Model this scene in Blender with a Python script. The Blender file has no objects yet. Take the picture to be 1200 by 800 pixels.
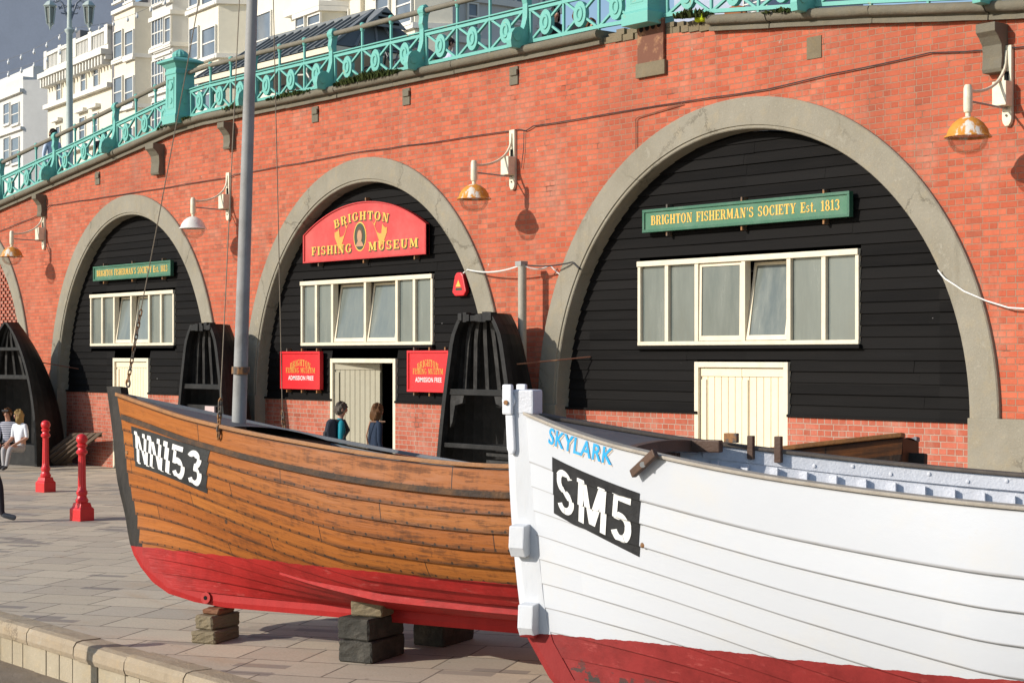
import bpy, bmesh, math, random
from mathutils import Vector, Matrix
random.seed(7)
SC = bpy.context.scene
C = SC.collection
PI = math.pi
R = math.radians
# ------------------------------------------------------------------ camera, sky, sun, exposure
TH = R(50.0); F = 2000.0; CX = 600.0; HY = 417.0; CAMZ = 2.40; DW = 16.9
CAM = Vector((0.0, -DW, CAMZ))
RT = Vector((math.cos(TH), math.sin(TH), 0)); FW = Vector((-math.sin(TH), math.cos(TH), 0))
cd = bpy.data.cameras.new("camera"); cam = bpy.data.objects.new("camera", cd); C.objects.link(cam)
cam.location = CAM; cam.rotation_euler = (R(90), 0, TH)
cd.sensor_width = 36; cd.lens = 36 * F / 1200; cd.shift_y = 17 / 1200; cd.clip_end = 3000; cd.clip_start = .1
SC.camera = cam
W = bpy.data.worlds.new("World"); SC.world = W; W.use_nodes = True
SUN = Vector((-.30, -.79, .385)).normalized()
nt = W.node_tree; sky = nt.nodes.new('ShaderNodeTexSky'); sky.sky_type = 'NISHITA'; sky.sun_disc = False
sky.sun_elevation = math.asin(SUN.z); sky.sun_rotation = math.atan2(SUN.x, SUN.y)
sky.air_density = 1.0; sky.dust_density = .6; sky.ozone_density = 1.5
bg = nt.nodes['Background']; bg.inputs[1].default_value = .14
nt.links.new(sky.outputs[0], bg.inputs[0])
sd = bpy.data.lights.new("sun", 'SUN'); so = bpy.data.objects.new("sun", sd); C.objects.link(so)
sd.energy = 4.3; sd.angle = R(.53); sd.color = (1, .945, .86)
so.rotation_euler = SUN.to_track_quat('Z', 'Y').to_euler(); so.location = (-20, -40, 30)
SC.view_settings.view_transform = 'Standard'; SC.view_settings.look = 'None'
SC.view_settings.exposure = .13; SC.view_settings.gamma = 1

# ------------------------------------------------------------------ picture -> place
def ray(px, py): return RT * ((px - CX) / F) + Vector((0, 0, (HY - py) / F)) + FW
def wp(px, py, y=0.0):
    r = ray(px, py); return CAM + r * ((y - CAM.y) / r.y)
def gp(px, py, z=0.0):
    r = ray(px, py); return CAM + r * ((z - CAM.z) / r.z)
def dp(px, py, d): return CAM + ray(px, py) * d
def cam2w(X, Zc, z=0.0):
    p = CAM + RT * X + FW * Zc; p.z = z; return p

# ------------------------------------------------------------------ object helpers
MW = {}
def tag(o, label=None, cat=None, group=None, kind=None):
    if label: o['label'] = label
    if cat: o['category'] = cat
    if group: o['group'] = group
    if kind: o['kind'] = kind
    return o
def thing(name, label, cat, loc=(0, 0, 0), rz=0.0, group=None):
    o = bpy.data.objects.new(name, None); C.objects.link(o)
    o.location = loc; o.rotation_euler = (0, 0, rz); o.empty_display_size = .2
    MW[o] = Matrix.Translation(Vector(loc)) @ Matrix.Rotation(rz, 4, 'Z')
    return tag(o, label, cat, group)
class MB:
    def __init__(s): s.v = []; s.f = []; s.m = []; s.uv = {}; s.cm = 0
    def add(s, vs, fs, uv=None):
        b = len(s.v); s.v += [Vector(p) for p in vs]
        for f in fs: s.f.append(tuple(b + i for i in f)); s.m.append(s.cm)
        if uv:
            for i, q in enumerate(uv): s.uv[b + i] = q
        return s
    def box(s, a, b):
        x0, y0, z0 = a; x1, y1, z1 = b
        return s.add([(x0,y0,z0),(x1,y0,z0),(x1,y1,z0),(x0,y1,z0),(x0,y0,z1),(x1,y0,z1),(x1,y1,z1),(x0,y1,z1)],
                     [(0,3,2,1),(4,5,6,7),(0,1,5,4),(1,2,6,5),(2,3,7,6),(3,0,4,7)])
    def obox(s, c, ax, ay, az):
        c = Vector(c); ax, ay, az = Vector(ax), Vector(ay), Vector(az)
        P = [c + ax*i + ay*j + az*k for k in (-1, 1) for (i, j) in ((-1,-1),(1,-1),(1,1),(-1,1))]
        return s.add(P, [(0,3,2,1),(4,5,6,7),(0,1,5,4),(1,2,6,5),(2,3,7,6),(3,0,4,7)])
    def bar(s, a, b, w, h, up=(0, 0, 1)):
        a, b = Vector(a), Vector(b); d = (b - a); L = d.length; d.normalize(); up = Vector(up)
        sx = d.cross(up)
        if sx.length < 1e-4: sx = d.cross(Vector((1, 0, 0)))
        sx.normalize(); uz = sx.cross(d)
        return s.obox((a + b) / 2, d * L / 2, sx * w / 2, uz * h / 2)
    def tube(s, pts, r, n=8, caps=True):
        pts = [Vector(p) for p in pts]; N = len(pts); rs = r if isinstance(r, (list, tuple)) else [r] * N
        vs = []; prev = None
        for i, p in enumerate(pts):
            d = (pts[min(i+1, N-1)] - pts[max(i-1, 0)]).normalized()
            if prev is None:
                a = d.cross(Vector((0, 0, 1)))
                if a.length < 1e-3: a = d.cross(Vector((1, 0, 0)))
            else: a = prev - d * prev.dot(d)
            a.normalize(); prev = a; b = d.cross(a)
            vs += [p + (a * math.cos(2*PI*k/n) + b * math.sin(2*PI*k/n)) * rs[i] for k in range(n)]
        fs = [(i*n+k, i*n+(k+1) % n, (i+1)*n+(k+1) % n, (i+1)*n+k) for i in range(N-1) for k in range(n)]
        if caps: fs += [tuple(range(n))[::-1], tuple((N-1)*n+k for k in range(n))]
        return s.add(vs, fs)
    def lathe(s, prof, c=(0, 0, 0), n=20, flute=0, sq=None):
        c = Vector(c); vs = []
        for (r, z) in prof:
            for k in range(n):
                a = 2*PI*k/n; rr = r
                if flute and flute[0] <= z <= flute[1]: rr = r * (1 - .09 * (k % 2))
                vs.append(c + Vector((rr*math.cos(a), rr*math.sin(a), z)))
        N = len(prof)
        fs = [(i*n+k, i*n+(k+1) % n, (i+1)*n+(k+1) % n, (i+1)*n+k) for i in range(N-1) for k in range(n)]
        fs += [tuple(range(n))[::-1], tuple((N-1)*n+k for k in range(n))]
        return s.add(vs, fs)
    def prism(s, poly, o, u, w, d):
        """polygon poly (u,w) on plane o,u,w extruded by vector d"""
        o, u, w, d = Vector(o), Vector(u), Vector(w), Vector(d); n = len(poly)
        P = [o + u*a + w*b for a, b in poly]; Q = [p + d for p in P]
        return s.add(P + Q, [tuple(range(n))[::-1], tuple(range(n, 2*n))] + [(i, (i+1) % n, n+(i+1) % n, n+i) for i in range(n)])
    def sweep(s, secs, closed=False, caps=True):
        n = len(secs[0]); vs = [p for q in secs for p in q]; fs = []
        m = n if closed else n - 1
        for i in range(len(secs)-1):
            for k in range(m): fs.append((i*n+k, i*n+(k+1) % n, (i+1)*n+(k+1) % n, (i+1)*n+k))
        if caps and closed: fs += [tuple(range(n))[::-1], tuple((len(secs)-1)*n+k for k in range(n))]
        return s.add(vs, fs)
    def ell(s, c, rx, ry, rz, n=14, m=9):
        c = Vector(c); vs = []
        for i in range(1, m):
            a = PI*i/m
            vs += [c + Vector((rx*math.sin(a)*math.cos(2*PI*k/n), ry*math.sin(a)*math.sin(2*PI*k/n), rz*math.cos(a))) for k in range(n)]
        t = len(vs); vs += [c + Vector((0, 0, rz)), c - Vector((0, 0, rz))]
        fs = [(i*n+k, (i+1)*n+k, (i+1)*n+(k+1) % n, i*n+(k+1) % n) for i in range(m-2) for k in range(n)]
        fs += [(t, k, (k+1) % n) for k in range(n)] + [(t+1, (m-2)*n+(k+1) % n, (m-2)*n+k) for k in range(n)]
        return s.add(vs, fs)
    def build(s, name, mats, parent=None, smooth=False, bevel=0, recalc=True, local=False):
        me = bpy.data.meshes.new(name); V = s.v
        if parent is not None and not local:
            inv = MW[parent].inverted(); V = [inv @ p for p in V]
        me.from_pydata([tuple(p) for p in V], [], s.f)
        mats = mats if isinstance(mats, (list, tuple)) else [mats]
        for m in mats: me.materials.append(m)
        for p, mi in zip(me.polygons, s.m): p.material_index = mi
        if s.uv:
            ul = me.uv_layers.new(name='UVMap')
            for l in me.loops: ul.data[l.index].uv = s.uv.get(l.vertex_index, (0, 0))
        if recalc or bevel:
            bm = bmesh.new(); bm.from_mesh(me)
            if bevel:
                try: bmesh.ops.bevel(bm, geom=[e for e in bm.edges if len(e.link_faces) == 2 and e.calc_face_angle(0) > .6], offset=bevel, segments=2, affect='EDGES', profile=.6)
                except Exception: pass
            if recalc: bmesh.ops.recalc_face_normals(bm, faces=bm.faces[:])
            bm.to_mesh(me); bm.free()
        if smooth:
            me.polygons.foreach_set('use_smooth', [True] * len(me.polygons))
            try: me.set_sharp_from_angle(angle=R(38))
            except Exception: pass
        o = bpy.data.objects.new(name, me); C.objects.link(o)
        if parent is not None: o.parent = parent; MW[o] = MW[parent]
        else: MW[o] = Matrix.Identity(4)
        return o
def copy_tree(o, parent=None):
    c = o.copy(); C.objects.link(c)
    if parent: c.parent = parent
    for ch in list(o.children): copy_tree(ch, c)
    return c
def lerp(a, b, t): return a + (b - a) * t
def interp(tab, x):
    if x <= tab[0][0]: return tab[0][1]
    for (a, b), (c, d) in zip(tab, tab[1:]):
        if x <= c: return b + (d - b) * (x - a) / (c - a)
    return tab[-1][1]
def sinterp(tab, x):
    """smooth (catmull) interpolation"""
    n = len(tab)
    if x <= tab[0][0]: return tab[0][1]
    if x >= tab[-1][0]: return tab[-1][1]
    for i in range(n - 1):
        if x <= tab[i+1][0]: break
    x0, y0 = tab[i]; x1, y1 = tab[i+1]
    def sl(k):
        a = tab[max(k-1, 0)]; b = tab[min(k+1, n-1)]; return (b[1]-a[1]) / (b[0]-a[0])
    h = x1 - x0; t = (x - x0) / h; m0, m1 = sl(i) * h, sl(i+1) * h
    return (2*t**3-3*t*t+1)*y0 + (t**3-2*t*t+t)*m0 + (-2*t**3+3*t*t)*y1 + (t**3-t*t)*m1

# ------------------------------------------------------------------ materials
class N:
    """little node-tree builder"""
    def __init__(s, name, rough=.7, spec=.3, metal=0):
        s.mat = bpy.data.materials.new(name); s.mat.use_nodes = True; s.t = s.mat.node_tree
        s.p = s.t.nodes['Principled BSDF']; s.p.inputs['Roughness'].default_value = rough
        s.p.inputs['Specular IOR Level'].default_value = spec; s.p.inputs['Metallic'].default_value = metal
    def n(s, typ, **kw):
        x = s.t.nodes.new(typ)
        for k, v in kw.items(): setattr(x, k, v)
        return x
    def l(s, a, b): s.t.links.new(a, b)
    def setin(s, node, i, v):
        if hasattr(v, 'links'): s.l(v, node.inputs[i])
        else: node.inputs[i].default_value = v
    def math(s, op, a, b=0.0, c=0.0):
        x = s.n('ShaderNodeMath', operation=op); s.setin(x, 0, a); s.setin(x, 1, b)
        s.setin(x, 2, c); return x.outputs[0]
    def pos(s): return s.n('ShaderNodeNewGeometry').outputs['Position']
    def obj(s): return s.n('ShaderNodeTexCoord').outputs['Object']
    def uv(s): return s.n('ShaderNodeTexCoord').outputs['UV']
    def sep(s, v):
        x = s.n('ShaderNodeSeparateXYZ'); s.l(v, x.inputs[0]); return x.outputs
    def comb(s, a, b, c=0.0):
        x = s.n('ShaderNodeCombineXYZ'); s.setin(x, 0, a); s.setin(x, 1, b); s.setin(x, 2, c); return x.outputs[0]
    def noise(s, v, scale, detail=4, rough=.55, dist=0.0):
        x = s.n('ShaderNodeTexNoise'); s.l(v, x.inputs['Vector']); x.inputs['Scale'].default_value = scale
        x.inputs['Detail'].default_value = detail; x.inputs['Roughness'].default_value = rough
        x.inputs['Distortion'].default_value = dist; return x.outputs['Fac']
    def scale(s, v, k):
        x = s.n('ShaderNodeVectorMath', operation='MULTIPLY'); s.l(v, x.inputs[0]); x.inputs[1].default_value = k; return x.outputs[0]
    def white(s, v):
        x = s.n('ShaderNodeTexWhiteNoise', noise_dimensions='3D'); s.l(v, x.inputs['Vector']); return x.outputs['Value']
    def ramp(s, f, stops, mode='LINEAR'):
        x = s.n('ShaderNodeValToRGB'); s.l(f, x.inputs[0]); e = x.color_ramp.elements; x.color_ramp.interpolation = mode
        while len(e) < len(stops): e.new(.5)
        for q, (p, c) in zip(e, stops): q.position = p; q.color = (c, c, c, 1) if isinstance(c, (int, float)) else (*c, 1)
        return x.outputs[0]
    def mix(s, f, a, b, mode='MIX'):
        x = s.n('ShaderNodeMix', data_type='RGBA', blend_type=mode)
        s.setin(x, 0, f)
        for i, v in ((6, a), (7, b)):
            s.setin(x, i, v if hasattr(v, 'links') else (*v, 1))
        return x.outputs[2]
    def col(s, c):
        s.setin(s.p, 'Base Color', c if hasattr(c, 'links') else (*c, 1)); return s
    def rough(s, v): s.setin(s.p, 'Roughness', v); return s
    def bump(s, h, dist=.01, strength=1.0):
        x = s.n('ShaderNodeBump'); x.inputs['Distance'].default_value = dist; x.inputs['Strength'].default_value = strength
        s.l(h, x.inputs['Height']); s.l(x.outputs[0], s.p.inputs['Normal']); return s
def paint(name, c, rough=.45, dirt=(.12, .1, .08), amt=.25, scale=6, spec=.4, bump=.002, metal=0):
    m = N(name, rough, spec, metal); o = m.obj()
    a = m.noise(o, scale, 6, .65); b = m.noise(o, scale * 9, 3)
    f = m.ramp(a, [(.45, 0.0), (.8, amt)])
    base = m.mix(m.ramp(b, [(.3, 0.0), (.7, .35)]), c, tuple(x * .82 for x in c))
    m.col(m.mix(f, base, dirt)); m.bump(b, bump, .6); return m.mat
def rusty(name, c, amt=.62, rust=(.30, .12, .04), scale=9, rough=.5):
    m = N(name, rough, .3); o = m.obj(); a = m.noise(o, scale, 6, .65); b = m.noise(o, scale*6, 3)
    f = m.ramp(a, [(amt, 0.0), (amt + .1, 1.0)])
    r2 = m.mix(b, rust, (.42, .2, .07))
    m.col(m.mix(f, c, r2)); m.bump(b, .003, .5); return m.mat
M = {}
def brickmat(name, c1, c2, mortar, pale=.0, w=.233, h=.0776, dark=.10):
    m = N(name, .85, .15); p = m.sep(m.pos())
    wob = m.noise(m.scale(m.pos(), (.35, .35, .35)), 1.0, 2)
    v = m.comb(p[0], m.math('MULTIPLY_ADD', wob, .05, p[2]), 0.0)
    b = m.n('ShaderNodeTexBrick'); m.l(v, b.inputs['Vector']); b.offset = .25; b.offset_frequency = 2; b.squash = .5; b.squash_frequency = 2
    for k, q in (('Scale', 1), ('Mortar Size', .0066), ('Mortar Smooth', .25), ('Bias', -.1), ('Brick Width', w), ('Row Height', h)): b.inputs[k].default_value = q
    b.inputs['Color1'].default_value = (0, 0, 0, 1); b.inputs['Color2'].default_value = (1, 1, 1, 1); b.inputs['Mortar'].default_value = (.5, .5, .5, 1)
    rnd = b.outputs['Color']; fac = b.outputs['Fac']
    col = m.ramp(rnd, [(0.0, c1), (.38, c2), (.62, tuple(x*1.08 for x in c2)), (.82, tuple(x*.88 for x in c1)), (1 - dark*.6, (c1[0]*.62, c1[1]*.95, c1[2]*1.15)), (1.0, (.30, .10, .075))])
    big = m.noise(m.pos(), .55, 5, .6); fine = m.noise(m.pos(), 22, 4, .6); mid = m.noise(m.scale(m.pos(), (2.5, 1, 1.2)), 1.6, 6, .68)
    col = m.mix(m.ramp(big, [(.35, .0), (.75, .34)]), col, tuple(x*.74 for x in c1))
    col = m.mix(m.ramp(fine, [(.35, .0), (.75, .28)]), col, tuple(x*1.12+.02 for x in c2))
    col = m.mix(m.ramp(mid, [(.57 - pale*.2, .0), (.72, .22 + pale*.5)]), col, (.52, .33, .25))
    streak = m.noise(m.scale(m.pos(), (3.2, 1, .22)), 1.0, 5, .7)
    col = m.mix(m.ramp(streak, [(.56, .0), (.72, .48)]), col, (.24, .08, .05))
    bloom = m.noise(m.scale(m.pos(), (1, 1, .8)), .9, 7, .72)
    col = m.mix(m.ramp(bloom, [(.53, .0), (.68, .38)]), col, (.56, .33, .24))
    soot = m.noise(m.scale(m.pos(), (1, 1, .6)), .42, 7, .7, .4)
    col = m.mix(m.ramp(soot, [(.50, .0), (.66, .50)]), col, (.25, .07, .042))
    spot = m.noise(m.pos(), 7.5, 3, .5)
    col = m.mix(m.ramp(spot, [(.725, .0), (.75, .7)]), col, (.58, .47, .40))
    drop = m.noise(m.pos(), 5.5, 3, .5)
    fac2 = m.math('MULTIPLY', fac, m.ramp(drop, [(.3, .55), (.6, 1.0)]))
    col = m.mix(fac2, col, mortar)
    holes = m.math('MULTIPLY', fac, m.ramp(m.noise(m.pos(), 2.3, 5, .6), [(.60, 0.0), (.68, .85)]))
    col = m.mix(holes, col, (.09, .05, .035))
    m.col(col); m.bump(m.math('SUBTRACT', m.math('MULTIPLY', fine, .35), fac), .012, .9)
    return m.mat
M['brick'] = brickmat('red_brick', (.445, .096, .048), (.515, .135, .071), (.34, .20, .135))
M['plinth'] = brickmat('plinth_brick', (.38, .09, .05), (.46, .13, .08), (.42, .32, .25), pale=.28, dark=.05)
def concrete(name, c, s=1.0, crack=0.0):
    m = N(name, .9, .15); p = m.pos(); a = m.noise(p, 1.3*s, 7, .65); b = m.noise(p, 34*s, 4, .7); d = m.noise(p, 5*s, 5, .6)
    col = m.mix(m.ramp(a, [(.3, 0.0), (.75, .75)]), c, (c[0]*.68, c[1]*.66, c[2]*.6))
    col = m.mix(m.ramp(d, [(.52, 0.0), (.75, .45)]), col, (c[0]*1.15, c[1]*1.02, c[2]*.8))
    v = m.n('ShaderNodeTexVoronoi'); m.l(p, v.inputs['Vector']); v.inputs['Scale'].default_value = 42*s
    col = m.mix(m.ramp(v.outputs['Distance'], [(.0, .35), (.3, 0.0)]), col, (c[0]*.55, c[1]*.55, c[2]*.55))
    col = m.mix(m.ramp(b, [(.58, 0.0), (.75, .5)]), col, (c[0]*1.5, c[1]*1.5, c[2]*1.45))
    if crack:
        wv = m.n('ShaderNodeVectorMath', operation='ADD'); m.l(p, wv.inputs[0]); m.l(m.scale(m.comb(d, b, a), (.5, .25, .6)), wv.inputs[1])
        ve = m.n('ShaderNodeTexVoronoi', feature='DISTANCE_TO_EDGE'); m.l(wv.outputs[0], ve.inputs['Vector']); ve.inputs['Scale'].default_value = .75
        ln = m.math('MULTIPLY', m.ramp(ve.outputs['Distance'], [(.006, 1.0), (.016, 0.0)]), m.ramp(m.noise(p, .8, 3), [(.48, 0.0), (.58, crack)]))
        col = m.mix(ln, col, (c[0]*.3, c[1]*.28, c[2]*.25))
        run = m.noise(m.scale(p, (2.2, 2.2, .35)), 1.0, 6, .7)
        col = m.mix(m.ramp(run, [(.56, 0.0), (.70, .5)]), col, (c[0]*.52, c[1]*.5, c[2]*.44))
        pt_ = m.noise(p, 2.6, 6, .72)
        col = m.mix(m.ramp(pt_, [(.60, 0.0), (.66, .35)]), col, (.42, .39, .32))
    m.col(col); m.bump(m.math('ADD', b, m.math('MULTIPLY', d, 2.0)), .008, .8); return m.mat
M['concrete'] = concrete('arch_concrete', (.30, .272, .215), 1.0, .55)
M['coping'] = concrete('coping_concrete', (.185, .165, .125), 1.6)
M['block'] = concrete('breeze_block', (.215, .175, .115), 2.0)
m = N('tarred_board', .75, .06); o = m.sep(m.pos()); q = m.pos()
a = m.noise(m.scale(q, (.8, 1, 9)), 1.0, 5, .6); b = m.noise(m.scale(q, (2, 2, 40)), 1.0, 4, .6); sp = m.noise(q, 9, 2, .4)
brd = m.white(m.comb(m.math('FLOOR', m.math('DIVIDE', o[2], .1454)), 0.0, m.math('FLOOR', m.math('DIVIDE', o[0], 3.1))))
col = m.mix(m.ramp(a, [(.4, 0.0), (.75, 1.0)]), (.0055, .005, .0048), (.0125, .0115, .011))
col = m.mix(m.math('MULTIPLY', brd, .4), col, (.02, .0185, .0175))
col = m.mix(m.ramp(sp, [(.79, 0.0), (.81, .6)]), col, (.30, .29, .28))
m.col(col); m.rough(m.ramp(a, [(.3, .65), (.7, .85)])); m.bump(b, .004, .5); M['tar'] = m.mat
M['tarhull'] = paint('tarred_hull', (.008, .0078, .008), .5, (.035, .033, .03), .5, 3, .25, .004)
M['tarframe'] = paint('worn_tarred_timber', (.012, .0115, .011), .55, (.045, .042, .04), .6, 4, .25, .004); M['hutrib'] = paint('greyed_hut_rib', (.020, .019, .018), .6, (.09, .085, .08), .6, 6, .25, .004)
M['cream'] = paint('cream_paint', (.76, .67, .50), .45, (.42, .36, .25), .4, 5)
M['creamdoor'] = paint('cream_door_paint', (.80, .685, .49), .45, (.55, .47, .3), .3, 3)
M['doorshade'] = paint('shaded_door_paint', (.36, .33, .24), .5, (.25, .22, .15), .35, 3)  # door paint darkened to carry the shade on the recessed open leaf
m = N('window_glass', .09, .5); q = m.pos(); orn = m.n('ShaderNodeObjectInfo').outputs['Random']; a = m.noise(q, .9, 4, .6); b = m.noise(m.scale(q, (6, 6, 1.2)), 1.0, 5, .65)
m.col(m.mix(m.ramp(b, [(.35, 0.0), (.8, .7)]), m.mix(m.math('ADD', m.math('MULTIPLY', a, .5), m.math('MULTIPLY', orn, .6)), (.06, .075, .07), (.19, .215, .20)), (.23, .24, .20)))
m.rough(m.ramp(b, [(.3, .08), (.7, .3)])); M['glass'] = m.mat
m = N('far_glass', .08, .6); a = m.noise(m.obj(), .6, 3); m.col(m.mix(a, (.03, .05, .075), (.25, .28, .31))); M['farglass'] = m.mat
M['dark'] = paint('dark_interior', (.012, .012, .012), .9, (.02, .02, .02), .3, 2, .1)
M['green'] = paint('green_sign_paint', (.055, .17, .095), .42, (.2, .26, .2), .45, 2.5)
M['greenframe'] = paint('dark_green_paint', (.035, .13, .075), .4, (.15, .22, .16), .4, 5)
M['gold'] = paint('gold_lettering', (.80, .46, .07), .45, (.6, .42, .16), .5, 14)
M['redsign'] = paint('faded_red_sign', (.55, .052, .048), .45, (.62, .17, .14), .55, 1.6)
M['redframe'] = paint('red_sign_frame', (.52, .035, .035), .4, (.55, .12, .1), .4, 4)
M['brightred'] = paint('bright_red_sign', (.66, .022, .028), .38, (.5, .05, .04), .35, 3)
M['fadedgold'] = paint('faded_lettering', (.66, .33, .06), .5, (.64, .12, .05), .5, 18)
M['white'] = paint('white_lettering', (.80, .79, .76), .45, (.6, .58, .53), .3, 10)
M['beastgold'] = paint('orange_gold_beast', (.72, .33, .06), .5, (.6, .3, .1), .5, 14)
M['shadowgreen'] = paint('lettering_shade', (.035, .06, .03), .5)
M['turq'] = rusty('turquoise_paint', (.155, .43, .365), .645, (.38, .27, .10), 6, .42)
M['railpipe'] = concrete('galvanised_rail', (.22, .20, .16), 1.6)
M['lampwhite'] = rusty('white_lamp_enamel', (.74, .72, .66), .66, (.42, .17, .04), 5, .35)
M['lampcream'] = paint('cream_lamp_bracket', (.74, .69, .52), .42, (.35, .25, .15), .45, 9)
m = N('rusted_enamel', .6, .25); q = m.obj(); a = m.noise(m.scale(q, (7, 7, 2)), 1.0, 6, .65)
m.col(m.mix(m.ramp(a, [(.40, 0.0), (.47, 1.0)]), (.70, .66, .58), m.mix(m.noise(q, 25, 4), (.52, .17, .02), (.70, .34, .06)))); M['shade'] = m.mat
m = N('lamp_glass', .06, .5); tr = m.n('ShaderNodeBsdfTransparent'); tr.inputs[0].default_value = (.93, .92, .9, 1)
gl = m.n('ShaderNodeBsdfGlossy'); gl.inputs['Roughness'].default_value = .08
fr = m.n('ShaderNodeFresnel'); fr.inputs[0].default_value = 1.3
mx = m.n('ShaderNodeMixShader'); m.l(m.math('MULTIPLY_ADD', fr.outputs[0], .35, .05), mx.inputs[0]); m.l(tr.outputs[0], mx.inputs[1]); m.l(gl.outputs[0], mx.inputs[2])
m.l(mx.outputs[0], m.t.nodes['Material Output'].inputs[0]); M['bowl'] = m.mat
M['grey'] = paint('grey_metal', (.36, .35, .33), .4, (.22, .19, .15), .4, 8)
M['galv'] = paint('galvanised_mast', (.33, .325, .31), .55, (.15, .13, .11), .7, 3.5, .25)
M['cable'] = paint('black_cable', (.03, .028, .03), .6)
M['rope'] = paint('worn_rope', (.26, .21, .15), .85, (.1, .08, .06), .5, 20)
M['whitecable'] = paint('white_cable', (.75, .74, .7), .5)
M['iron'] = rusty('rusty_iron', (.10, .085, .07), .45, (.17, .075, .03), 12, .7)
M['rustplate'] = rusty('rusted_steel_plate', (.17, .07, .042), .52, (.33, .19, .13), 4, .8)
M['bollred'] = paint('bollard_red', (.66, .022, .026), .32, (.35, .015, .015), .4, 6, .5, .006)
M['oldwood'] = paint('weathered_timber', (.115, .08, .055), .85, (.05, .035, .025), .7, 5, .15, .01)
M['brownwood'] = paint('brown_timber', (.105, .06, .04), .55, (.05, .03, .02), .6, 9, .3, .004)
M['greywood'] = paint('silvered_oak', (.40, .355, .295), .8, (.2, .16, .12), .6, 12, .2, .004)
M['deckgrey'] = paint('grey_deck_paint', (.085, .08, .085), .55, (.16, .14, .13), .5, 7, .3, .004)
M['lav'] = paint('lavender_white_paint', (.63, .64, .675), .5, (.36, .35, .36), .3, 8, .35, .006)
M['sleeper'] = paint('tarry_sleeper', (.05, .047, .04), .85, (.15, .135, .11), .6, 6, .15, .015)
M['moss'] = paint('moss', (.05, .07, .02), .95, (.09, .075, .03), .6, 14, .1, .02)

# ground
def paving():
    m = N('stone_paving', .75, .25); p = m.pos(); s = m.n('ShaderNodeMapping'); m.l(p, s.inputs[0])
    ang = math.atan2((RT*.959 - FW*.283).y, (RT*.959 - FW*.283).x); s.inputs['Rotation'].default_value = (0, 0, -ang)
    v = s.outputs[0]; b = m.n('ShaderNodeTexBrick'); m.l(v, b.inputs['Vector'])
    b.offset = .37; b.offset_frequency = 2; b.squash = .7; b.squash_frequency = 3
    for k, q in (('Scale', 1), ('Mortar Size', .009), ('Mortar Smooth', .3), ('Bias', 0), ('Brick Width', .78), ('Row Height', .56)): b.inputs[k].default_value = q
    b.inputs['Color1'].default_value = (0, 0, 0, 1); b.inputs['Color2'].default_value = (1, 1, 1, 1); b.inputs['Mortar'].default_value = (.5, .5, .5, 1)
    col = m.ramp(b.outputs['Color'], [(0, (.54, .455, .335)), (.3, (.62, .525, .39)), (.55, (.47, .395, .30)), (.8, (.58, .49, .37)), (1, (.37, .335, .28))])
    # small dark setts here and there
    b2 = m.n('ShaderNodeTexBrick'); m.l(v, b2.inputs['Vector']); b2.offset = .5
    for k, q in (('Scale', 1), ('Mortar Size', .004), ('Brick Width', .46), ('Row Height', .155)): b2.inputs[k].default_value = q
    b2.inputs['Color1'].default_value = (0, 0, 0, 1); b2.inputs['Color2'].default_value = (1, 1, 1, 1); b2.inputs['Mortar'].default_value = (0, 0, 0, 1)
    col = m.mix(m.ramp(b2.outputs['Color'], [(.91, 0.0), (.93, .65)]), col, (.15, .135, .135))
    a = m.noise(p, .5, 6, .65); c = m.noise(p, 3.0, 6, .65); f = m.noise(p, 40, 4, .6); wet = m.noise(m.scale(p, (.6, 1.4, 1)), 1.1, 5, .6)
    col = m.mix(m.ramp(a, [(.35, 0.0), (.7, .22)]), col, (.42, .355, .275))
    col = m.mix(m.ramp(c, [(.5, 0.0), (.75, .28)]), col, (.36, .285, .21))
    col = m.mix(m.ramp(wet, [(.58, 0.0), (.72, .4)]), col, (.46, .30, .17))
    col = m.mix(m.math('MULTIPLY', b.outputs['Fac'], m.ramp(c, [(.3, .6), (.55, 1.0)])), col, (.12, .10, .08))
    col = m.mix(m.ramp(f, [(.3, .25), (.7, 0.0)]), col, (.16, .13, .10)); gum = m.noise(p, 13, 2, .4); col = m.mix(m.ramp(gum, [(.735, 0.0), (.75, .6)]), col, (.13, .115, .10)); pat = m.noise(m.scale(p, (1, 1.6, 1)), .23, 7, .72); col = m.mix(m.ramp(pat, [(.52, 0.0), (.64, .4)]), col, (.36, .31, .25))
    m.col(col); m.bump(m.math('SUBTRACT', m.math('MULTIPLY', f, .4), b.outputs['Fac']), .008, .8); m.rough(m.ramp(c, [(.3, .6), (.7, .85)]))
    return m.mat
M['paving'] = paving()
M['asphalt'] = concrete('lower_path_asphalt', (.24, .195, .15), 2)
M['kerb'] = concrete('kerb_stone', (.40, .325, .235), 1.5, .6)
M['kerbface'] = concrete('kerb_face_block', (.42, .36, .265), 1.2)
M['promdeck'] = concrete('promenade_asphalt', (.16, .15, .14), 1)

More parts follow.
